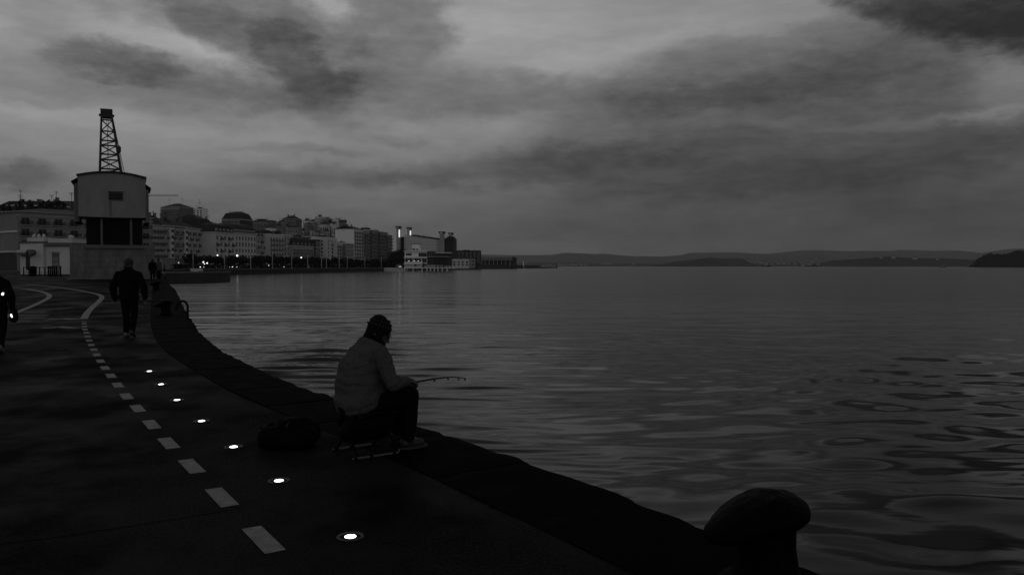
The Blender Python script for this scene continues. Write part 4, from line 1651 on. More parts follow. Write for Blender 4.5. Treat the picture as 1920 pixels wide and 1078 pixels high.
# ---- pale hall with four funnel-topped towers
def festival_hall():
    d = 735
    s = d / F
    x0 = X(758, d)
    t = thing('concert_hall', 'large pale stone hall with four funnel-topped towers by the water', 'building', (x0, d, PROM_Z), 0)

    def z(y):
        return Z(y, d) - PROM_Z

    def x(px):
        return (px - 758) * s
    MB().prism([(0, -1), (x(826), -1), (x(826), z(449)), (x(771), z(441)), (0, z(441))], 'y', 0, 40).build('wall', 'cream_wall', t)
    # courses of cladding
    for y in (447, 453, 459, 465, 471):
        b = 826 if y > 449 else 812
        MB().box(-.08, x(b), -.1, .02, z(y), z(y) + .25).build('string_course', 'grey_wall', t)
    MB().box(x(747), -.02, 6, 36, -1, z(444)).build('dark_wing', 'dark_wall', t)
    MB().box(x(833), x(851), 4, 38, -1, z(446)).build('dark_wing', 'dark_wall', t)
    MB().box(x(838), x(849), 2, 36, z(446), z(443)).build('roof_plant', 'dark_wall', t)
    # stepped ribs on the falling roof
    for i in range(9):
        px = 772 + i * 6
        yy = 441.3 + (px - 771) * (8 / 55)
        MB().box(x(px), x(px + 6.6), -.3, 38, z(yy + 1.2), z(yy - 1.2 - .4 * (i % 2))).build('roof_rib', 'roof_dark', t)
    # towers
    for pa, pb, ytop, ybot, lit_, yoff in ((743.5, 749.5, 428, 505, (747.8, 750.3, 431, 445), -5), (764, 769.5, 430, 505, (768.6, 771, 433, 441), 25), (824.5, 832.5, 438, 505, None, -4), (842, 848, 440, 505, None, 22)):
        sc = (d + yoff) / d

        def zz(y):
            return (CAM_Z - PROM_Z) + (HORIZON - y) * (d + yoff) / F

        def xx(px):
            return X(px, d + yoff) - x0
        tw = MB().box(xx(pa), xx(pb), yoff, yoff + 7, -1, zz(ytop)).build('tower', 'grey_wall', t)
        mid = (xx(pa) + xx(pb)) / 2
        hw = (xx(pb) - xx(pa)) / 2
        a, b = zz(ytop), zz(ytop - 3)
        mb = MB()
        # outline of the funnel: four raking arms round an open frame
        for sx in (-1, 1):
            for sy in (0, 7):
                mb.tube([(mid + sx * hw, yoff + sy, a), (mid + sx * hw * 1.45, yoff + (sy - 3.5) * 1.4 + 3.5, b)], .35, 5)
        q = [(mid - hw * 1.5, yoff - 1.6), (mid + hw * 1.5, yoff - 1.6), (mid + hw * 1.5, yoff + 8.6), (mid - hw * 1.5, yoff + 8.6)]
        for i in range(4):
            mb.tube([(*q[i], b), (*q[(i + 1) % 4], b)], .3, 5)
        mb.hexa([(mid + hw * .2, yoff + 1, a), (mid + hw * .9, yoff + 1, a), (mid + hw * .2, yoff + 6, a), (mid + hw * .9, yoff + 6, a),
                 (mid - hw * .1, yoff - 1, b), (mid + hw * 1.4, yoff - 1, b), (mid - hw * .1, yoff + 8, b), (mid + hw * 1.4, yoff + 8, b)])
        mb.build('funnel', 'dim_wall', tw)
        if lit_:
            MB().box(xx(lit_[0]), xx(lit_[1]), yoff - .35, yoff - .02, zz(lit_[3]), zz(lit_[2])).build('light_strip', 'glow_soft', tw)


festival_hall()

# ---- low pier wall and pier buildings to the right
t = thing('pier_ramp', 'low pale quay ramp left of the club house', 'ramp', (X(722, 474), 470, -.4))
wr = X(757, 474) - X(722, 474)
MB().box(0, wr, 0, 5, -1.4, .45).build('deck', 'concrete_pale', t)
MB().box(0, wr, -.15, .12, .45, .75).build('kerb', 'white_wall', t)

block('pier_house', 'dark low block with small windows right of the concert hall', 'building', (X(849, 800), 800, PROM_Z), 0, 28, 14, Z(470.5, 800) - PROM_Z, wall='dark_wall', floors=3, bays=7, roof='flat', roof_h=.6, plain_end=True, chim=0, eave='roof_dark')
block('pier_house', 'white wide-eaved house on the pier behind the dark low block', 'building', (X(873, 880), 880, PROM_Z), 0, 13, 12, Z(477, 880) - PROM_Z, wall='cream_wall', floors=3, bays=4, roof='hip', roof_h=2.2, plain_end=True, chim=1)
block('pier_house', 'pale stepped pavilion just right of the club house', 'building', (X(848, 620), 620, PROM_Z), .1, 13, 9, Z(487, 620) - PROM_Z, wall='cream_wall', floors=2, bays=4, roof='flat', roof_h=.8, plain_end=True, chim=0, ground=1)
block('pier_house', 'grey square house at the root of the pier', 'building', (X(868, 700), 712, PROM_Z), 0, 10, 8, Z(485, 700) - PROM_Z, wall='mid_wall', floors=2, bays=3, roof='gable', roof_h=1.4, plain_end=True, chim=0, ground=1)


def pier_hall():
    d = 930
    s = d / F
    x0 = X(893, d)
    t = thing('pier_hall', 'long colonnaded hall with rounded end on the pier', 'building', (x0, d + 6, PROM_Z), 0)

    def x(px):
        return (px - 893) * s

    def z(y):
        return Z(y, d) - PROM_Z
    w = x(960)
    MB().box(0, w, 3, 14, -1, z(487.4)).build('wall', 'dark_wall', t)
    prof = []
    for k in range(9):
        a = math.pi * k / 8
        prof.append((8 - 8.4 * math.cos(a), z(487.4) + 3.4 * math.sin(a)))
    MB().prism(prof, 'x', -.6, w + .4).build('roof', 'dim_wall', t)
    MB().box(-.5, w + .2, -.5, 15, z(488.2), z(487.3)).build('eave_beam', 'mid_wall', t)
    for px in (895, 898.5, 903, 909, 917, 925, 932.5, 940, 948, 956):
        MB().tube([(x(px), .1, 0), (x(px), .1, z(488.2))], .35, 8).build('column', 'grey_wall', t)
    MB().lathe([(4.2, -1), (4.2, z(485)), (3.4, z(482.5)), (1, z(481))], 16, (w + 1.5, 7)).build('end_drum', 'dark_wall', t)


pier_hall()

t = thing('pier_parapet', 'low dark parapet wall running out along the far pier', 'wall', (X(850, 690), 690, PROM_Z))
pp = [Vector((x, y, 0)) - Vector((X(850, 690), 690, 0)) for x, y in ((X(851, 700), 705), (X(905, 810), 815), (X(961, 950), 956), (X(1044, 1150), 1152))]
for k, (a, b) in enumerate(zip(pp, pp[1:])):
    d_ = (b - a).normalized()
    n_ = Vector((d_.y, -d_.x, 0)) * .4
    h_ = (2.4, 2.0, 1.7)[k]
    MB().hexa([a - n_ - Vector((0, 0, 3.2)), a + n_ - Vector((0, 0, 3.2)), b - n_ - Vector((0, 0, 3.2)), b + n_ - Vector((0, 0, 3.2)), a - n_ + Vector((0, 0, h_)), a + n_ + Vector((0, 0, h_)), b - n_ + Vector((0, 0, h_)), b + n_ + Vector((0, 0, h_))]).build('wall_section', 'roof_dark', t)

# breakwater mound, beacon and moored yachts at the pier end
v, f = [], []
nx, ny = 40, 8
for i in range(nx):
    for j in range(ny):
        u_, w_ = i / (nx - 1), j / (ny - 1) * 2 - 1
        px = 966 + u_ * 80
        d = 1000 + 120 * u_ + w_ * 12
        hgt = 4.2 * (1 - w_ * w_) * (1 - max(0, (u_ - .9) / .1) ** 2) * (.75 + .35 * math.sin(u_ * 7 - 1.2)) + random.uniform(-.5, .5)
        v.append((X(px, d), d, WATER_Z - 1 + max(0, hgt) * (1 if w_ * w_ < 1 else 0)))
for i in range(nx - 1):
    for j in range(ny - 1):
        a = i * ny + j
        f.append((a, a + ny, a + ny + 1, a + 1))
struct(MB().add(v, f).build('breakwater', 'stone_wall'))
t = thing('harbour_beacon', 'slender white beacon on the breakwater', 'beacon', (X(981.5, 1000), 996, .0))
MB().tube([(0, 0, -1), (0, 0, Z(489, 1000))], [.9, .6], 10).build('shaft', 'white_wall', t)
MB().lathe([(.9, Z(489, 1000)), (.9, Z(489, 1000) + .4), (.5, Z(489, 1000) + 1.2)], 10).build('lantern', 'dim_wall', t)


def yacht(label, loc, rz, L_=10, mast=12, hull='boat_white', group='boats on the bay'):
    t = thing('sailing_boat', label, 'boat', loc, rz, group)
    n = 9
    v, f = [], []
    for i in range(n):
        u_ = i / (n - 1)
        b = L_ * .16 * (1 - (abs(u_ - .4) / .6) ** 2.2) if u_ > .4 else L_ * .16 * (1 - .35 * ((.4 - u_) / .4) ** 2)
        x = (u_ - .5) * L_
        v += [(x, -b, L_ * .1 + .04 * L_ * u_), (x, -b * .6, -.2), (x, b * .6, -.2), (x, b, L_ * .1 + .04 * L_ * u_)]
    for i in range(n - 1):
        a = i * 4
        f += [(a, a + 1, a + 5, a + 4), (a + 1, a + 2, a + 6, a + 5), (a + 2, a + 3, a + 7, a + 6), (a + 3, a, a + 4, a + 7)]
    f += [(0, 3, 2, 1), tuple(4 * (n - 1) + k for k in (0, 1, 2, 3))]
    MB().add(v, f).build('hull', hull, t)
    MB().prism([(-L_ * .2, L_ * .11), (L_ * .18, L_ * .12), (L_ * .1, L_ * .2), (-L_ * .18, L_ * .2)], 'y', -L_ * .09, L_ * .09).build('cabin', 'boat_white', t)
    if mast:
        MB().tube([(0, 0, L_ * .1), (0, 0, mast)], [.1, .05], 6).build('mast', 'mast_pale', t)
        MB().tube([(0, 0, L_ * .24), (-L_ * .38, 0, L_ * .22)], .09, 6).build('boom', 'mast_pale', t)


yacht('moored white sailing boat at the breakwater, left one', (X(1019, 1080), 1068, WATER_Z + 1.6), .2, 13, 15)
yacht('moored white sailing boat at the breakwater, right one', (X(1031, 1090), 1080, WATER_Z + 1.6), -.1, 15, 16)
yacht('small lone boat on the bay before the dark right shore', (X(1768, 1700), 1700, WATER_Z), .1, 15, 9, 'boat_dark')
yacht('tiny lone boat on the bay before the far town', (X(1375, 1900), 1900, WATER_Z), 1.2, 10, 7, 'boat_dark')
yacht('low dark barge off the far town', (X(1437, 2600), 2600, WATER_Z), 0, 34, 0, 'boat_dark')


# ---- far shore
def ridge(name, pts, d, depth, m, base=498.8, rough=.6, seed=0, tree_h=0.0):
    """a hill range as a solid ridge: crest follows the skyline, slopes fall to both sides"""
    P = []
    for (a, ya), (b, yb) in zip(pts, pts[1:]):
        n = max(2, int(abs(b - a) / (4 if tree_h == 0 else .8)))
        for i in range(n):
            P.append((a + (b - a) * i / n, ya + (yb - ya) * i / n))
    P.append(pts[-1])
    rows = [(-1.0, 0), (-.75, .22), (-.5, .5), (-.25, .8), (-.1, .95), (0, 1), (.3, .8), (1, 0)]
    v, f = [], []
    for px, y in P:
        for s_, h in rows:
            dd = d + s_ * depth
            hh = max(1.0, Z(y, d) - WATER_Z)
            nz = noise.noise(Vector((px * .05 + seed, s_ * 3, seed))) * rough * hh * .25 * (h * (1 - h) * 4)
            k = 0
            if tree_h:
                k = tree_h * (noise.noise(Vector((px * .9, s_ * 7, seed))) + .6 * noise.noise(Vector((px * 2.1, s_ * 9, seed + 3)))) * h
            v.append((X(px, d), dd, WATER_Z - 1.5 + (hh + 1.5) * h + nz + k))
    m_ = len(rows)
    for i in range(len(P) - 1):
        for j in range(m_ - 1):
            a = i * m_ + j
            f.append((a, a + m_, a + m_ + 1, a + 1))
    o = MB().add(v, f).build(name, m, smooth_=True)
    return struct(o)


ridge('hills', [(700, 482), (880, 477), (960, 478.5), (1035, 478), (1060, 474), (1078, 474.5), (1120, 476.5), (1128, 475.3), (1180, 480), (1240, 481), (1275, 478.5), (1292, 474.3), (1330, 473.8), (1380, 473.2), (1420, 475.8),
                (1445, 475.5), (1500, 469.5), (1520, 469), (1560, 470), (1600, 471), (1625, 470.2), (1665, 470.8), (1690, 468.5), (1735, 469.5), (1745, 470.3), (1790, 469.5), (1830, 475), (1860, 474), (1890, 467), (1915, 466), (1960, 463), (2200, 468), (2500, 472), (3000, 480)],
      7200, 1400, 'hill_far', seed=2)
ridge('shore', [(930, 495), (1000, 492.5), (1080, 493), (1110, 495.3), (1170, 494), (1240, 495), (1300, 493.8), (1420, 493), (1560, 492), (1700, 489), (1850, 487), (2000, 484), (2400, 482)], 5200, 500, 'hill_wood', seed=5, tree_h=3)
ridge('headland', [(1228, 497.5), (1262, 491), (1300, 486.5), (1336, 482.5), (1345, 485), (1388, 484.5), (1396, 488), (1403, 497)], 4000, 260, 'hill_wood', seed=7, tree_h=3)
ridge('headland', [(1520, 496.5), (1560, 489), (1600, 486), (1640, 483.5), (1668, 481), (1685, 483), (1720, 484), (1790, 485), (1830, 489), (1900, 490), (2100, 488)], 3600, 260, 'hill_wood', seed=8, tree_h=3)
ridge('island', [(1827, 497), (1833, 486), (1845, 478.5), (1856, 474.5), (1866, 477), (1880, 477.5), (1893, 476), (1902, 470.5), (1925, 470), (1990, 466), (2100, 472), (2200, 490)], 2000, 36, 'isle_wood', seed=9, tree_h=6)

# far houses, pale specks along the opposite shore
r_ = random.Random(3)
HM = []
for wv, hv in ((9, 6), (14, 8), (20, 7)):
    mb = MB().box(-wv / 2, wv / 2, 0, 8, -3, hv, 0)
    mb.prism([(-wv / 2 - .6, hv), (wv / 2 + .6, hv), (0, hv + 3.2)], 'y', -.6, 8.6, 1)
    HM.append((mb.mesh('wall', ['grey_wall', 'roof_mid'])))
spots = [(1128 + i * 6.4, 493.8 + r_.uniform(-1, 1), 4650) for i in range(4)] + [(1188, 494, 4650)] + [(1404 + i * 11 + r_.uniform(-2, 2), 492.5 + r_.uniform(-2.5, 2.5), 3900 - r_.uniform(0, 200)) for i in range(13)] + \
        [(1652, 482.5, 3420), (1676, 482.5, 3420), (1716, 484, 3420), (1758, 485, 3420), (1506, 496.5, 3300), (1518, 495, 3300), (1535, 495, 3300)] + [(1048 + i * 7, 496, 4700) for i in range(8)]
far_n = {}
for i, (px, y, d) in enumerate(spots):
    where = 'far left shore past the pier' if px < 1200 else 'far town in mid bay' if px < 1545 else 'wooded right headland'
    far_n[where] = far_n.get(where, 0) + 1
    o = link('far_house', HM[i % 3], None, (X(px, d), d, Z(y, d) - 3), r_.uniform(-.4, .4))
    tag(o, 'tiny pale house speck on the %s, %s from the left' % (where, ORD[min(27, far_n[where] - 1)] if far_n[where] <= 28 else 'last'), 'house', 'houses on the far shore')


# ------------------------------------------------------------------ sea air
def haze():
    m = bpy.data.materials.new('sea_haze')
    m.use_nodes = True
    t = m.node_tree
    t.nodes.remove(t.nodes['Principled BSDF'])
    v = N(t, 'ShaderNodeVolumePrincipled')
    v.inputs['Color'].default_value = (.9, .9, .9, 1)
    v.inputs['Density'].default_value = 5e-5
    v.inputs['Anisotropy'].default_value = .3
    t.links.new(v.outputs[0], t.nodes['Material Output'].inputs['Volume'])
    MATS['sea_haze'] = m
    o = MB().box(-11500, 11500, -200, 11500, -6.5, 330).build('haze', 'sea_haze')
    o['kind'] = 'stuff'


haze()


# ------------------------------------------------------------------ people: continuous bodies from blended limbs
def capsule(bm, p0, p1, r0, r1, seg=14, rings=5, sq=(1, 1)):
    p0, p1 = Vector(p0), Vector(p1)
    d = p1 - p0
    L_ = d.length
    ax = d.normalized() if L_ > 1e-6 else Vector((0, 0, 1))
    up = Vector((0, 1, 0)) if abs(ax.y) < .9 else Vector((1, 0, 0))
    a = ax.cross(up).normalized()
    b = ax.cross(a).normalized()
    prof = []
    for i in range(rings + 1):
        t = -math.pi / 2 + math.pi / 2 * i / rings
        prof.append((p0 + ax * (r0 * math.sin(t)), r0 * math.cos(t)))
    for i in range(rings + 1):
        t = math.pi / 2 * i / rings
        prof.append((p1 + ax * (r1 * math.sin(t)), r1 * math.cos(t)))
    vs = []
    for c, r in prof:
        vs.append([bm.verts.new(c + (a * math.cos(2 * math.pi * k / seg) * sq[0] + b * math.sin(2 * math.pi * k / seg) * sq[1]) * max(r, 1e-4)) for k in range(seg)])
    for i in range(len(vs) - 1):
        for k in range(seg):
            k2 = (k + 1) % seg
            bm.faces.new((vs[i][k], vs[i][k2], vs[i + 1][k2], vs[i + 1][k]))
    bm.faces.new(vs[0][::-1])
    bm.faces.new(vs[-1])


def ellipsoid(bm, c, r, tilt=(0, 0, 0)):
    m = Matrix.Translation(Vector(c)) @ Matrix.Rotation(tilt[2], 4, 'Z') @ Matrix.Rotation(tilt[1], 4, 'Y') @ Matrix.Rotation(tilt[0], 4, 'X') @ Matrix.Diagonal((*r, 1))
    bmesh.ops.create_uvsphere(bm, u_segments=20, v_segments=14, radius=1.0, matrix=m)


def blend(name, prims, mat_name, parent, voxel=.012, smooth_it=6, folds=0.0, fscale=9.0, wrinkle=0.0, seed=0):
    """fuse the primitives into one continuous skin"""
    bm = bmesh.new()
    for p in prims:
        if p[0] == 'c':
            capsule(bm, *p[1:])
        else:
            ellipsoid(bm, *p[1:])
    bmesh.ops.recalc_face_normals(bm, faces=bm.faces)
    me = bpy.data.meshes.new(name)
    bm.to_mesh(me)
    bm.free()
    tmp = bpy.data.objects.new('tmp', me)
    col.objects.link(tmp)
    md = tmp.modifiers.new('r', 'REMESH')
    md.mode = 'VOXEL'
    md.voxel_size = voxel
    if smooth_it:
        sm = tmp.modifiers.new('s', 'SMOOTH')
        sm.factor = .5
        sm.iterations = smooth_it
    dg = bpy.context.evaluated_depsgraph_get()
    out = bpy.data.meshes.new_from_object(tmp.evaluated_get(dg))
    bpy.data.objects.remove(tmp)
    out.name = name
    if folds:
        n = len(out.vertices)
        nr = [v.normal.copy() for v in out.vertices]
        for v, nn in zip(out.vertices, nr):
            q = v.co * fscale
            f = noise.noise(Vector((q.x + seed, q.y, q.z * .55))) + .5 * noise.noise(Vector((q.x * 2.3, q.y * 2.3 + seed, q.z * 1.6)))
            if wrinkle:
                f += wrinkle * (abs(noise.noise(Vector((q.x * .5 + q.z * .35, q.y * .5, q.z * 2.0 - q.x * .6)))) * 2 - .5)
            v.co += nn * folds * f
    out.materials.clear()
    out.materials.append(M(mat_name))
    out.polygons.foreach_set('use_smooth', [True] * len(out.polygons))
    return link(name, out, parent)


def lerp(a, b, t):
    return tuple(x + (y - x) * t for x, y in zip(a, b))


def hand_prims(wrist, aim, up, curl=.8, side=1, s=1.0):
    """palm, four bent fingers of unequal length and a thumb leaving the side of the palm"""
    w, a, u = Vector(wrist), Vector(aim).normalized(), Vector(up)
    u = (u - a * u.dot(a)).normalized()
    l = a.cross(u) * side           # thumb side
    P = [('c', w, w + a * .045 * s, .027 * s, .033 * s), ('c', w + a * .05 * s + l * .018 * s, w + a * .05 * s - l * .022 * s, .024 * s, .022 * s)]
    k0 = w + a * .075 * s
    for i, (off, ln) in enumerate(((.027, .036), (.009, .041), (-.009, .038), (-.026, .030))):
        b = k0 + l * off * s
        ang = curl * .55
        d1 = a * math.cos(ang) - u * math.sin(ang)
        d2 = a * math.cos(ang + curl) - u * math.sin(ang + curl)
        d3 = a * math.cos(ang + 2 * curl) - u * math.sin(ang + 2 * curl)
        p1 = b + d1 * ln * s
        p2 = p1 + d2 * ln * .7 * s
        p3 = p2 + d3 * ln * .5 * s
        P += [('c', b, p1, .0105 * s, .0095 * s, 8, 3), ('c', p1, p2, .0095 * s, .0088 * s, 8, 3), ('c', p2, p3, .0088 * s, .0075 * s, 8, 3)]
    t0 = w + a * .03 * s + l * .03 * s
    t1 = t0 + (a * .7 + l * .5 - u * .5).normalized() * .036 * s
    t2 = t1 + (a * .8 - u * .8 + l * .0).normalized() * .03 * s
    P += [('c', t0, t1, .0125 * s, .011 * s, 8, 3), ('c', t1, t2, .011 * s, .009 * s, 8, 3)]
    return P


def head_prims(c, fwd, tilt, s=1.0):
    """skull, jaw, nose, brow, ears; c is the head centre, fwd a horizontal unit vector, tilt nods the head down"""
    c = Vector(c)
    f = Vector(fwd).normalized()
    z = Vector((0, 0, 1))
    f2 = (f * math.cos(tilt) - z * math.sin(tilt)).normalized()
    u2 = (z * math.cos(tilt) + f * math.sin(tilt)).normalized()
    l = u2.cross(f2)
    yaw = math.atan2(f.y, f.x)

    def at(a, b, d):
        return c + (f2 * a + l * b + u2 * d) * s
    P = [('e', at(-.008, 0, .025), (.098 * s, .077 * s, .10 * s), (0, tilt, yaw)), ('c', at(.03, 0, -.045), at(.055, 0, -.085), .058 * s, .035 * s),
         ('c', at(.088, 0, .012), at(.104, 0, -.03), .010 * s, .015 * s, 8, 3), ('c', at(.08, -.035, .03), at(.08, .035, .03), .018 * s, .018 * s, 8, 3),
         ('c', at(.082, -.02, -.062), at(.082, .02, -.062), .011 * s, .011 * s, 8, 3)]
    for sd in (-1, 1):
        P.append(('e', at(-.005, sd * .08, -.005), (.02 * s, .01 * s, .032 * s), (0, tilt, yaw)))
    eyes = [at(.087, sd * .033, .008) for sd in (-1, 1)]
    return P, at, eyes


def eye_mesh(parent, eyes, r=.009):
    for e in eyes:
        mb = MB()
        mb.lathe([(r * .4, -r * .9), (r * .9, -r * .4), (r, 0), (r * .9, r * .4), (r * .4, r * .9)], 8)
        o = mb.build('eye', 'hair', parent, True)
        o.location = e


# ------------------------------------------------------------------ the angler
HEAD_ANG = math.radians(35)
AX, AY = -1.23, 6.8


def angler():
    t = thing('person', 'seated angler in grey knit jacket and patterned beanie holding a rod', 'person', (AX, AY, 0), HEAD_ANG)
    neck0, headc = (.025, 0, .90), (.095, 0, 1.008)
    sh_r, el_r, wr_r = (.03, -.185, .855), (.085, -.275, .62), (.305, -.125, .60)
    sh_l, el_l, wr_l = (.05, .185, .855), (.13, .265, .62), (.27, .055, .575)
    hip_r, kn_r, an_r = (-.09, -.095, .455), (.335, -.13, .478), (.315, -.12, .095)
    hip_l, kn_l, an_l = (-.09, .095, .455), (.33, .17, .47), (.36, .17, .095)
    fw = Vector((math.cos(-.15), math.sin(-.15), 0))
    hp, at, eyes = head_prims(headc, fw, .38, 1.0)
    aim_r = Vector((.75, .5, .05))
    body = [('c', (-.095, -.06, .47), (-.095, .06, .47), .12, .12), ('c', (-.10, 0, .50), (-.06, 0, .70), .13, .14), ('c', (-.06, 0, .70), (0, 0, .82), .14, .13),
            ('c', (.0, -.13, .845), (.0, .13, .845), .075, .075), ('c', neck0, (.055, 0, .99), .055, .055),
            ('c', sh_r, el_r, .052, .042), ('c', el_r, wr_r, .042, .028), ('c', sh_l, el_l, .052, .042), ('c', el_l, wr_l, .042, .028),
            ('c', hip_r, kn_r, .085, .056), ('c', kn_r, an_r, .056, .036), ('c', hip_l, kn_l, .085, .056), ('c', kn_l, an_l, .056, .036),
            ('c', an_r, (.40, -.115, .045), .036, .028), ('c', an_l, (.45, .18, .045), .036, .028)] + hp
    body += hand_prims(wr_r, (.85, .42, -.1), (0, .2, 1), .85, 1) + hand_prims(wr_l, (.75, -.45, .15), (0, 0, 1), .85, -1)
    b = blend('body', body, 'skin', t, .0075, 3)
    eye_mesh(b, eyes)
    # jacket: full, slumping over the seat
    J = [('c', (-.095, -.075, .50), (-.095, .075, .50), .165, .165), ('c', (-.10, -.06, .62), (-.095, .06, .62), .165, .165), ('c', (-.085, -.06, .73), (-.085, .06, .73), .15, .15),
         ('c', (-.04, -.10, .845), (-.04, .10, .845), .105, .105), ('c', (.0, -.155, .868), (.0, .155, .868), .078, .078), ('c', (-.015, 0, .90), (.005, 0, .955), .09, .072), ('c', (-.03, -.05, .945), (-.03, .05, .945), .055, .055), ('c', (-.02, -.05, .93), (.0, -.16, .875), .07, .075), ('c', (-.02, .05, .93), (.0, .16, .875), .07, .075), ('c', (-.10, -.08, .50), (-.09, -.06, .73), .158, .15), ('c', (-.10, .08, .50), (-.09, .06, .73), .158, .15),
         ('c', sh_r, el_r, .078, .068), ('c', el_r, lerp(el_r, wr_r, .93), .068, .046), ('c', sh_l, el_l, .078, .068), ('c', el_l, lerp(el_l, wr_l, .93), .068, .046),
         ('c', (.04, -.06, .55), (.04, .06, .55), .12, .12), ('c', (-.14, -.08, .45), (-.14, .08, .45), .14, .14)]
    jk = blend('jacket', J, 'jacket_knit', t, .009, 4, .011, 7, wrinkle=1.0, seed=4)
    blend('cuff', [('c', lerp(el_r, wr_r, .88), lerp(el_r, wr_r, .98), .048, .042)], 'jacket_knit', jk, .008, 2)
    # trousers
    T = [('c', (-.09, -.07, .44), (-.09, .07, .44), .135, .135), ('c', hip_r, kn_r, .115, .078), ('c', kn_r, lerp(kn_r, an_r, .95), .078, .062),
         ('c', hip_l, kn_l, .115, .078), ('c', kn_l, lerp(kn_l, an_l, .95), .078, .062), ('c', (-.16, -.06, .43), (-.16, .06, .43), .11, .11)]
    blend('trousers', T, 'cloth_black', t, .011, 5, .008, 8, seed=9)
    for k, (an, tip) in enumerate(((an_r, (.455, -.11, .05)), (an_l, (.50, .185, .05)))):
        sh = blend('shoe', [('c', (an[0] - .03, an[1], .065), (tip[0] - .02, tip[1], .05), .048, .042), ('c', (an[0], an[1], .08), (an[0], an[1], .13), .05, .05)], 'shoe_dark', t, .008, 3)
        mb = MB()
        n = 16
        outl = []
        for i in range(n):
            a = 2 * math.pi * i / n
            cx_, cy_ = (an[0] + tip[0]) / 2 - .01, (an[1] + tip[1]) / 2
            outl.append((cx_ + (tip[0] - an[0] + .13) / 2 * math.cos(a), cy_ + .05 * math.sin(a)))
        mb.prism(outl, 'z', .014, .034)
        mb.build('sole', 'sole_grey' if k == 0 else 'shoe_dark', sh)
    # scarf and beanie
    blend('scarf', [('c', (.0, -.035, .955), (.0, .035, .955), .05, .05), ('c', (.0, -.065, .95), (.07, -.06, .935), .05, .05), ('c', (.0, .065, .95), (.07, .06, .935), .05, .05), ('c', (.1, -.02, .915), (.1, .02, .915), .045, .045), ('c', (-.005, -.04, .925), (.06, -.045, .945), .055, .05), ('c', (-.005, .04, .925), (.06, .045, .945), .055, .05), ('c', (.01, 0, .945), (.02, 0, .985), .07, .065),
                    ('c', (.065, 0, .925), (.105, -.01, .945), .05, .04)], 'cloth_black', t, .009, 3, .004, 16)
    hc = at(-.012, 0, .055)
    hat = blend('beanie', [('e', hc, (.108, .09, .10), (0, .38, -.15)), ('e', at(-.03, 0, .085), (.085, .075, .085), (0, .38, -.15)),
                           ('c', at(-.01, -.072, .01), at(-.01, -.07, -.055), .03, .026), ('c', at(-.01, .072, .01), at(-.01, .07, -.055), .03, .026), ('c', at(-.065, 0, .0), at(-.06, 0, -.05), .055, .05)],
                'knit_hat', t, .008, 3, .002, 40)
    # rows of pale knit flecks round the beanie
    fl = [MB(), MB(), MB()]
    for r, (el, n) in enumerate(((.15, 22), (.5, 18), (.85, 13))):
        for i in range(n):
            a = 2 * math.pi * (i + .5 * (r % 2)) / n
            d = Vector((math.cos(a) * math.cos(el), math.sin(a) * math.cos(el), math.sin(el)))
            ca, sa = math.cos(.38), math.sin(.38)
            d2 = Vector((d.x * ca + d.z * sa, d.y, -d.x * sa + d.z * ca))
            p = Vector(hc) + Vector((d2.x * .111, d2.y * .094, d2.z * .103)) + Vector((-.004, 0, .004))
            s = .006
            fl[r].box(p.x - s, p.x + s, p.y - s, p.y + s, p.z - s, p.z + s)
        fl[r].build('knit_band', 'knit_light', hat)
    # glasses
    mb = MB()
    for sd in (-1, 1):
        e = at(.10, sd * .034, .012)
        ring = [e + Vector((0, 0, 0)) + (Vector((fw.y * -1, fw.x, 0)) * math.cos(a) * .023 + Vector((.2, 0, 1)).normalized() * math.sin(a) * .017) for a in [i * math.pi / 6 for i in range(13)]]
        mb.tube(ring, .002, 5, cap=False)
        mb.tube([at(.10, sd * .056, .015), at(-.01, sd * .083, .012)], .002, 5)
    mb.build('glasses', 'rod_black', t)

    # rod: thin, slightly bowed, with line guides hanging under it
    r = thing('fishing_rod', 'short dark fishing rod with line guides held by the seated angler', 'fishing rod', (AX, AY, 0), HEAD_ANG)
    pts = [(.18, -.10, .555), (.385, -.075, .578), (.55, -.02, .581), (.72, .04, .578), (.86, .10, .568), (.98, .15, .552), (1.10, .20, .527)]
    P = [Vector(p) for p in pts]
    for _ in range(2):
        Q = [P[0]]
        for a, b_ in zip(P, P[1:]):
            Q += [a * .75 + b_ * .25, a * .25 + b_ * .75]
        Q.append(P[-1])
        P = Q
    n = len(P)
    MB().tube(P, [.010 * (1 - i / n) + .0032 for i in range(n)], 8).build('blank', 'rod_black', r, True)
    MB().tube([pts[0], pts[1]], .014, 10).build('grip', 'cloth_black', r, True)
    for i in (int(n * .45), int(n * .64), int(n * .80), int(n * .96)):
        q = P[i]
        ring = [q + Vector((.0, math.cos(a) * .012, -.014 + math.sin(a) * .012)) for a in [k * math.pi / 5 for k in range(11)]]
        MB().tube(ring, .004, 5, cap=False).build('line_guide', 'rod_black', r)
    MB().lathe([(.012, -.03), (.03, -.024), (.03, .024), (.012, .03)], 14).build('reel', 'rod_black', r, True).location = (.36, -.08, .545)
    return t


angler()


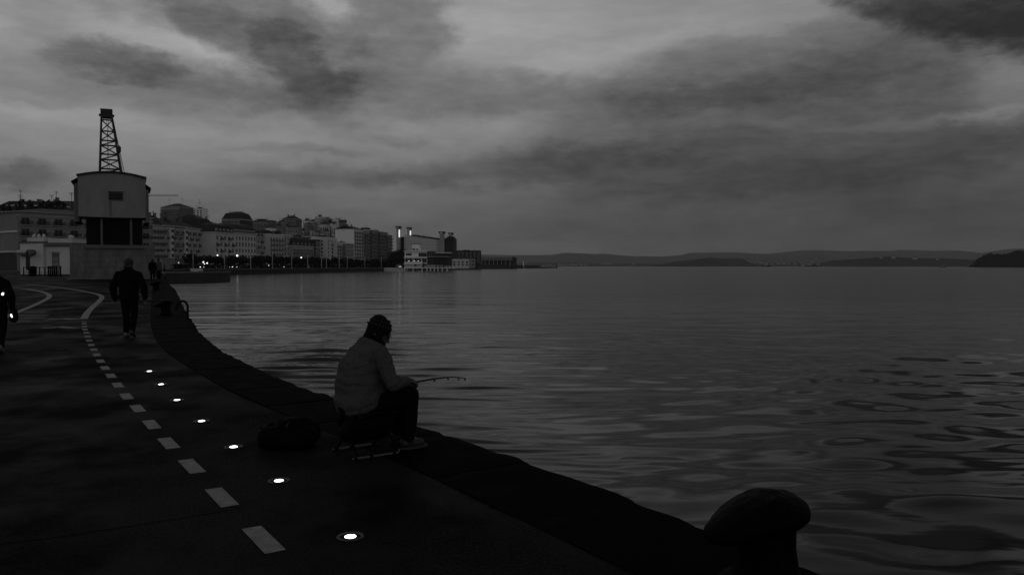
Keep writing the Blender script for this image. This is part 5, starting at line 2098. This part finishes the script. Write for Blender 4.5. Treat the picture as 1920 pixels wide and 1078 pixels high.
# ------------------------------------------------------------------ folding stool
def stool():
    t = thing('folding_stool', 'folding stool with grey tube frame under the seated angler', 'stool', (AX, AY, 0), HEAD_ANG)
    y0, y1 = -.21, .21
    x0, x1 = -.23, .17
    zs = .37
    mb = MB().box(x0, x1, y0, y1, zs - .012, zs)
    mb.build('seat', 'nylon_black', t)
    for y in (y0, y1):
        MB().tube([(x0, y, zs), (x1, y, zs), (x1 + .012, y, zs - .03)], .011, 8).build('seat_rail', 'black_iron', t, True)
    # crossed legs at both ends with ground rails
    for x, nm in ((x0 + .02, 0), (x1 - .02, 1)):
        MB().tube([(x, y0, zs), (x, y1, .014)], .011, 8).build('leg', 'black_iron', t, True)
        MB().tube([(x + .025, y1, zs), (x + .025, y0, .014)], .011, 8).build('leg', 'black_iron', t, True)
    for y in (y0, y1):
        MB().tube([(x0 - .01, y, .016), (x1, y, .016), (x1 + .015, y, .05)], .011, 8).build('ground_rail', 'tube_grey', t, True)
        for x in (x0, x0 + .14, x1 - .05):
            MB().tube([(x, y, .014), (x + .03, y, .014)], .0135, 8).build('rubber_foot', 'black_iron', t, True)
    # cloth pouch slung below the seat
    blend('pouch', [('c', (-.17, -.12, .28), (.11, -.12, .28), .07, .07), ('c', (-.17, .12, .28), (.11, .12, .28), .07, .07), ('c', (-.16, 0, .20), (.10, 0, .20), .10, .10), ('c', (-.15, 0, .32), (.1, 0, .32), .06, .06)], 'nylon_black', t, .014, 4, .008, 12)


stool()


# ------------------------------------------------------------------ bag on the pavement
def bag():
    p = gp(533, 846)
    t = thing('tackle_bag', 'black soft bag slumped on the pavement beside the angler', 'bag', (p.x - .01, p.y + .17, 0), .08)
    t.scale = (.86, .9, 1)
    blend('bag_body', [('c', (-.20, -.08, .10), (.20, -.06, .10), .10, .105), ('c', (-.16, .08, .11), (.20, .08, .12), .11, .115), ('c', (-.04, 0, .17), (.17, 0, .18), .095, .085), ('e', (.02, -.01, .215), (.11, .1, .06)), ('e', (.13, .0, .19), (.1, .1, .05)), ('e', (.22, 0, .11), (.07, .12, .09))],
          'nylon_black', t, .012, 5, .012, 9, seed=2)
    blend('pocket', [('c', (-.02, -.18, .08), (.16, -.165, .085), .045, .045), ('c', (-.02, -.165, .12), (.16, -.15, .12), .04, .04)], 'nylon_black', t, .01, 4, .006, 14)
    blend('rolled_end', [('c', (-.235, -.09, .065), (-.235, .06, .065), .06, .06)], 'nylon_black', t, .01, 3, .005, 16)
    MB().tube([(-.20, -.02, .11), (-.255, -.03, .16), (-.28, -.03, .185), (-.245, -.03, .15)], .010, 8).build('handle', 'nylon_black', t, True)
    MB().tube([(-.08, -.10, .19), (-.03, -.12, .245), (.06, -.11, .255), (.12, -.10, .2)], .009, 8).build('carry_strap', 'cloth_black', t, True)
    bk = MB().box(.0, .022, -.128, -.118, .188, .216).box(.006, .016, -.132, -.127, .192, .212, 1).build('buckle', ['rod_black', 'steel_ring'], t, bevel=.002)
    MB().tube([(.012, -.125, .216), (.03, -.118, .25)], .004, 6).build('zip_pull', 'tube_grey', t, True)


bag()


# ------------------------------------------------------------------ mooring bollards
def bollard_meshes():
    """cast-iron bollard: flared stem and a hood that juts out to local -x"""
    stem = MB()
    stem.lathe([(.235, -.03), (.235, .02), (.19, .045), (.158, .09), (.142, .20), (.142, .30), (.150, .37)], 32)
    sm = stem.mesh('stem', 'cast_iron', True)
    v, f = [], []
    nu, nv = 40, 20
    for j in range(nv + 1):
        ph = -math.pi / 2 + math.pi * j / nv
        for i in range(nu):
            a = 2 * math.pi * i / nu
            x, y, z = math.cos(ph) * math.cos(a), math.cos(ph) * math.sin(a), math.sin(ph)
            # long drooping lip on the -x side
            lip = max(0, -x)
            rx = .215 + .12 * lip
            ry = .215
            rzz = (.105 if z > 0 else .095) + .012 * lip
            px_ = x * rx
            py_ = y * ry
            pz_ = z * rzz - .105 * lip ** 1.4 + .012 * max(0, x)
            pz_ += .006 * noise.noise(Vector((x * 3, y * 3, z * 3))) + .004 * noise.noise(Vector((x * 9, y * 9, z * 9)))
            px_ += .006 * noise.noise(Vector((x * 4, y * 4 + 7, z * 4)))
            v.append((px_ - .005, py_, .375 + pz_))
    for j in range(nv):
        for i in range(nu):
            i2 = (i + 1) % nu
            f.append((j * nu + i, j * nu + i2, (j + 1) * nu + i2, (j + 1) * nu + i))
    hm = MB().add(v, f).mesh('hood', 'cast_iron', True)
    fl = MB().lathe([(.25, -.05), (.25, .006), (.225, .012)], 28)
    fm = fl.mesh('base_flange', 'cast_iron')
    return sm, hm, fm


SM, HM_, FM = bollard_meshes()


def edge_dir_at(y):
    i = min(range(len(edge)), key=lambda k: abs(edge[k].y - y))
    return edge_normal(i)


def bollard(px, py, label, turn=0.0, s=1.0):
    p = gp(px, py, .012)
    n = edge_dir_at(p.y)
    t = thing('mooring_bollard', label, 'bollard', p, math.atan2(n.y, n.x) + turn, 'mooring bollards on the quay edge')
    t.scale = (s, s, s)
    link('stem', SM, t)
    link('hood', HM_, t)
    link('base_flange', FM, t)
    return t


bollard(1437, 1096, 'large cast-iron mooring bollard close by in the bottom right corner', -.35, .98)
bollard(311, 590, 'mooring bollard with jutting lip beside the curved ladder rail', -.2, 1.0)
bollard(293, 544, 'farther mooring bollard on the quay beyond the ladder rail', -.2, 1.0)


# ladder rail: arched tube at the quay edge
def ladder():
    p = gp(352, 598, .0)
    n = edge_dir_at(p.y)
    t = thing('quay_ladder', 'dark arched ladder handrail rising over the quay edge', 'ladder', (p.x, p.y, p.z), math.atan2(n.y, n.x))
    for s in (0,):
        pts = []
        for k in range(13):
            a = math.pi * 1.06 * k / 12
            pts.append((-.0 - .0 + .0, .17 * math.cos(a) * -1 - .17, .36 + .17 * math.sin(a)))
        pts = [(.0, 0, -.3), (.0, 0, 0), (.0, 0, .2)] + [(0, -.17 + .17 * math.cos(math.pi * k / 10), .36 + .17 * math.sin(math.pi * k / 10)) for k in range(11)] + [(0, -.345, .27)]
    # arch seen broadside: turn it so that it spans inland
    q = [(y * .9, y * .35, z) for (_, y, z) in pts]
    MB().tube(q, .033, 10).build('arched_rail', 'black_iron', t, True)
    q2 = [(x + .16, y - .42, z - .05) for x, y, z in q]
    for sy in (0, -.42):
        MB().tube([(.08, sy, 0), (.08, sy, -2.6)], .025, 8).build('stile', 'black_iron', t, True)
    for k in range(8):
        MB().tube([(.08, 0, -.25 - k * .3), (.08, -.42, -.25 - k * .3)], .015, 6).build('rung', 'black_iron', t, True)


ladder()


# ------------------------------------------------------------------ walkers
def walker(label, loc, rz, H_=1.75, bulk=1.0, stride=.18, coat='cloth_black', legs='cloth_black', shoe='shoe_dark', arms=.20, hat=False, voxel=.016, arm_swing=.1, group=None, coat_len=.78, detail=True, hairm='hair', shoe2=None):
    t = thing('person', label, 'person', loc, rz, group)
    s = H_ / 1.75
    w = .185 * bulk
    nk, hc = (.01, 0, 1.47 * s), (.02, 0, 1.62 * s)
    sh = {k: (-.01, k * w * .84, 1.385 * s) for k in (-1, 1)}
    el = {k: (-.04 + k * arm_swing * .4, k * (w * .9 + arms * .55), 1.12 * s) for k in (-1, 1)}
    wr = {k: (.05 + k * arm_swing, k * (w * .9 + arms * .62), .88 * s) for k in (-1, 1)}
    hip = {k: (0, k * .095, .92 * s) for k in (-1, 1)}
    kn = {1: (stride * .55 + .03, .105, .50 * s), -1: (-stride * .25 + .05, -.10, .50 * s)}
    an = {1: (stride, .105, .085 * s), -1: (-stride * 1.15, -.10, .13 * s)}
    hp, at, eyes = head_prims(hc, (1, 0, 0), .08, s)
    B = [('c', (0, -.07, .95 * s), (0, .07, .95 * s), .10, .10), ('c', (0, 0, 1.0 * s), (0, 0, 1.3 * s), .095, .095), ('c', (0, -.12 * bulk, 1.38 * s), (0, .12 * bulk, 1.38 * s), .05, .05), ('c', nk, lerp(nk, hc, .6), .054, .052)] + hp
    for k in (-1, 1):
        B += [('c', sh[k], el[k], .05, .04), ('c', el[k], wr[k], .04, .027), ('c', hip[k], kn[k], .082, .055), ('c', kn[k], an[k], .054, .034)]
        toe = (an[k][0] + .14, an[k][1], .035 * s) if k == 1 else (an[k][0] + .13, an[k][1], .035 * s)
        B += [('c', an[k], toe, .033, .026)]
        B += hand_prims(wr[k], (.15, 0, -1), (1, 0, 0), .35, -k)
    b = blend('body', B, 'skin', t, voxel * .6 if detail else voxel, 2)
    if detail:
        eye_mesh(b, eyes)
    J = [('c', (0, -.065 * bulk, coat_len * s + .12), (0, .065 * bulk, coat_len * s + .12), .135, .135), ('c', (0, -.06 * bulk, 1.12 * s), (0, .06 * bulk, 1.12 * s), .135, .135), ('c', (-.01, -.075 * bulk, 1.29 * s), (-.01, .075 * bulk, 1.29 * s), .13, .13),
         ('c', (0, -.10 * bulk, 1.375 * s), (0, .10 * bulk, 1.375 * s), .10, .10), ('c', (0, 0, 1.42 * s), (.01, 0, 1.51 * s), .10, .085),
         ('c', (-.01, -.04, 1.47 * s), sh[-1], .06, .085), ('c', (-.01, .04, 1.47 * s), sh[1], .06, .085),
         ('c', (0, -.06 * bulk, .93 * s), (0, -.065 * bulk, 1.3 * s), .13, .12), ('c', (0, .06 * bulk, .93 * s), (0, .065 * bulk, 1.3 * s), .13, .12)]
    for k in (-1, 1):
        J += [('c', sh[k], el[k], .075 * bulk, .062 * bulk), ('c', el[k], lerp(el[k], wr[k], 1.0), .062 * bulk, .05 * bulk)]
    blend('coat', J, coat, t, voxel, 4, .010, 8, wrinkle=1.2, seed=H_)
    T = [('c', (0, -.07, .90 * s), (0, .07, .90 * s), .115, .115)]
    for k in (-1, 1):
        T += [('c', hip[k], kn[k], .105, .078), ('c', kn[k], lerp(kn[k], an[k], .93), .078, .066)]
    blend('trousers', T, legs, t, voxel, 4, .006, 9)
    for k in (-1, 1):
        a = an[k]
        z = .05 * s
        heel = (a[0] - .04, a[1], z + (.07 if k == -1 else 0))
        toe = (a[0] + .16, a[1], z - .008)
        blend('shoe', [('c', heel, toe, .048, .04), ('c', heel, (a[0], a[1], a[2] + .03), .048, .045)], shoe if k == 1 else (shoe2 or shoe), t, voxel * .7, 2)
    if hat:
        blend('cap', [('e', at(-.01, 0, .05), (.108 * s, .09 * s, .09 * s)), ('c', at(.09, -.03, .045), at(.09, .03, .045), .03, .03)], coat, t, voxel * .7, 3)
    else:
        blend('hair', [('e', at(-.018, 0, .04), (.112 * s, .097 * s, .105 * s)), ('c', at(-.05, -.03, -.05), at(-.05, .03, -.05), .066, .066)], hairm, t, voxel * .7, 2, .004, 20)
    return t


p = gp(243, 632)
walker('broad person in bulky black jacket walking away along the quay', p, math.radians(96), 1.76, 1.32, .12, arms=.23, voxel=.015, shoe='shoe_pale', shoe2='shoe_dark')

p = gp(-7, 662)
pl = walker('person in dark clothes with two small glowing reflective tags at the left frame edge', p, math.radians(110), 1.62, 1.1, .16, arms=.16, voxel=.015, shoe='shoe_pale', shoe2='shoe_pale', hat=True)
iv = pl.matrix_basis.inverted()
for (px, py, sx, sz, rot) in ((5.0, 551, .017, .03, .5), (21.5, 592, .011, .04, -.35)):  # reflective tags; their bright return is put in as a glow
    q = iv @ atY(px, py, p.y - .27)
    o = MB().box(-sx, sx, -.008, .008, -sz * .8, sz * .8).build('glow_tag', 'glow', pl, bevel=.006)
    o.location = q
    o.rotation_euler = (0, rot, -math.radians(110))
# small pouch swinging from the hand
q = iv @ atY(26, 590, p.y - .12)
blend('hand_pouch', [('c', (q.x, q.y, q.z + .05), (q.x, q.y, q.z - .07), .06, .075)], 'cloth_black', pl, .012, 3, .004, 14)
MB().tube([(q.x, q.y, q.z + .08), (q.x, q.y, q.z + .22)], .012, 6).build('strap', 'cloth_black', pl)

for px, py, H_, lab, rz, coat, hm in ((286, 526.5, 1.72, 'standing person in dark coat at the crane base, left of the pair', 1.9, 'cloth_black', 'hair'),
                                      (297.5, 526.5, 1.78, 'standing person in pale coat at the crane base, right of the pair', 1.4, 'cloth_mid', 'hair')):
    p = gp(px, py)
    p.y = 60 if 'left' in lab else 61.5
    p.x = X(px, p.y)
    p.z = .42
    walker(lab, p, rz, H_, 1.15, .05, coat=coat, arms=.1, voxel=.025, detail=False, group='people by the crane')
for px, d, H_, lab, coat in ((308, 168, 1.7, 'distant person on the jetty nearest the crane', 'cloth_mid'), (350, 190, 1.65, 'distant person on the jetty left of the pale box', 'cloth_dark')):
    walker(lab, (X(px, d), d, .22), 1.0, H_, 1.1, .08, coat=coat, arms=.1, voxel=.03, detail=False, group='people on the jetty')
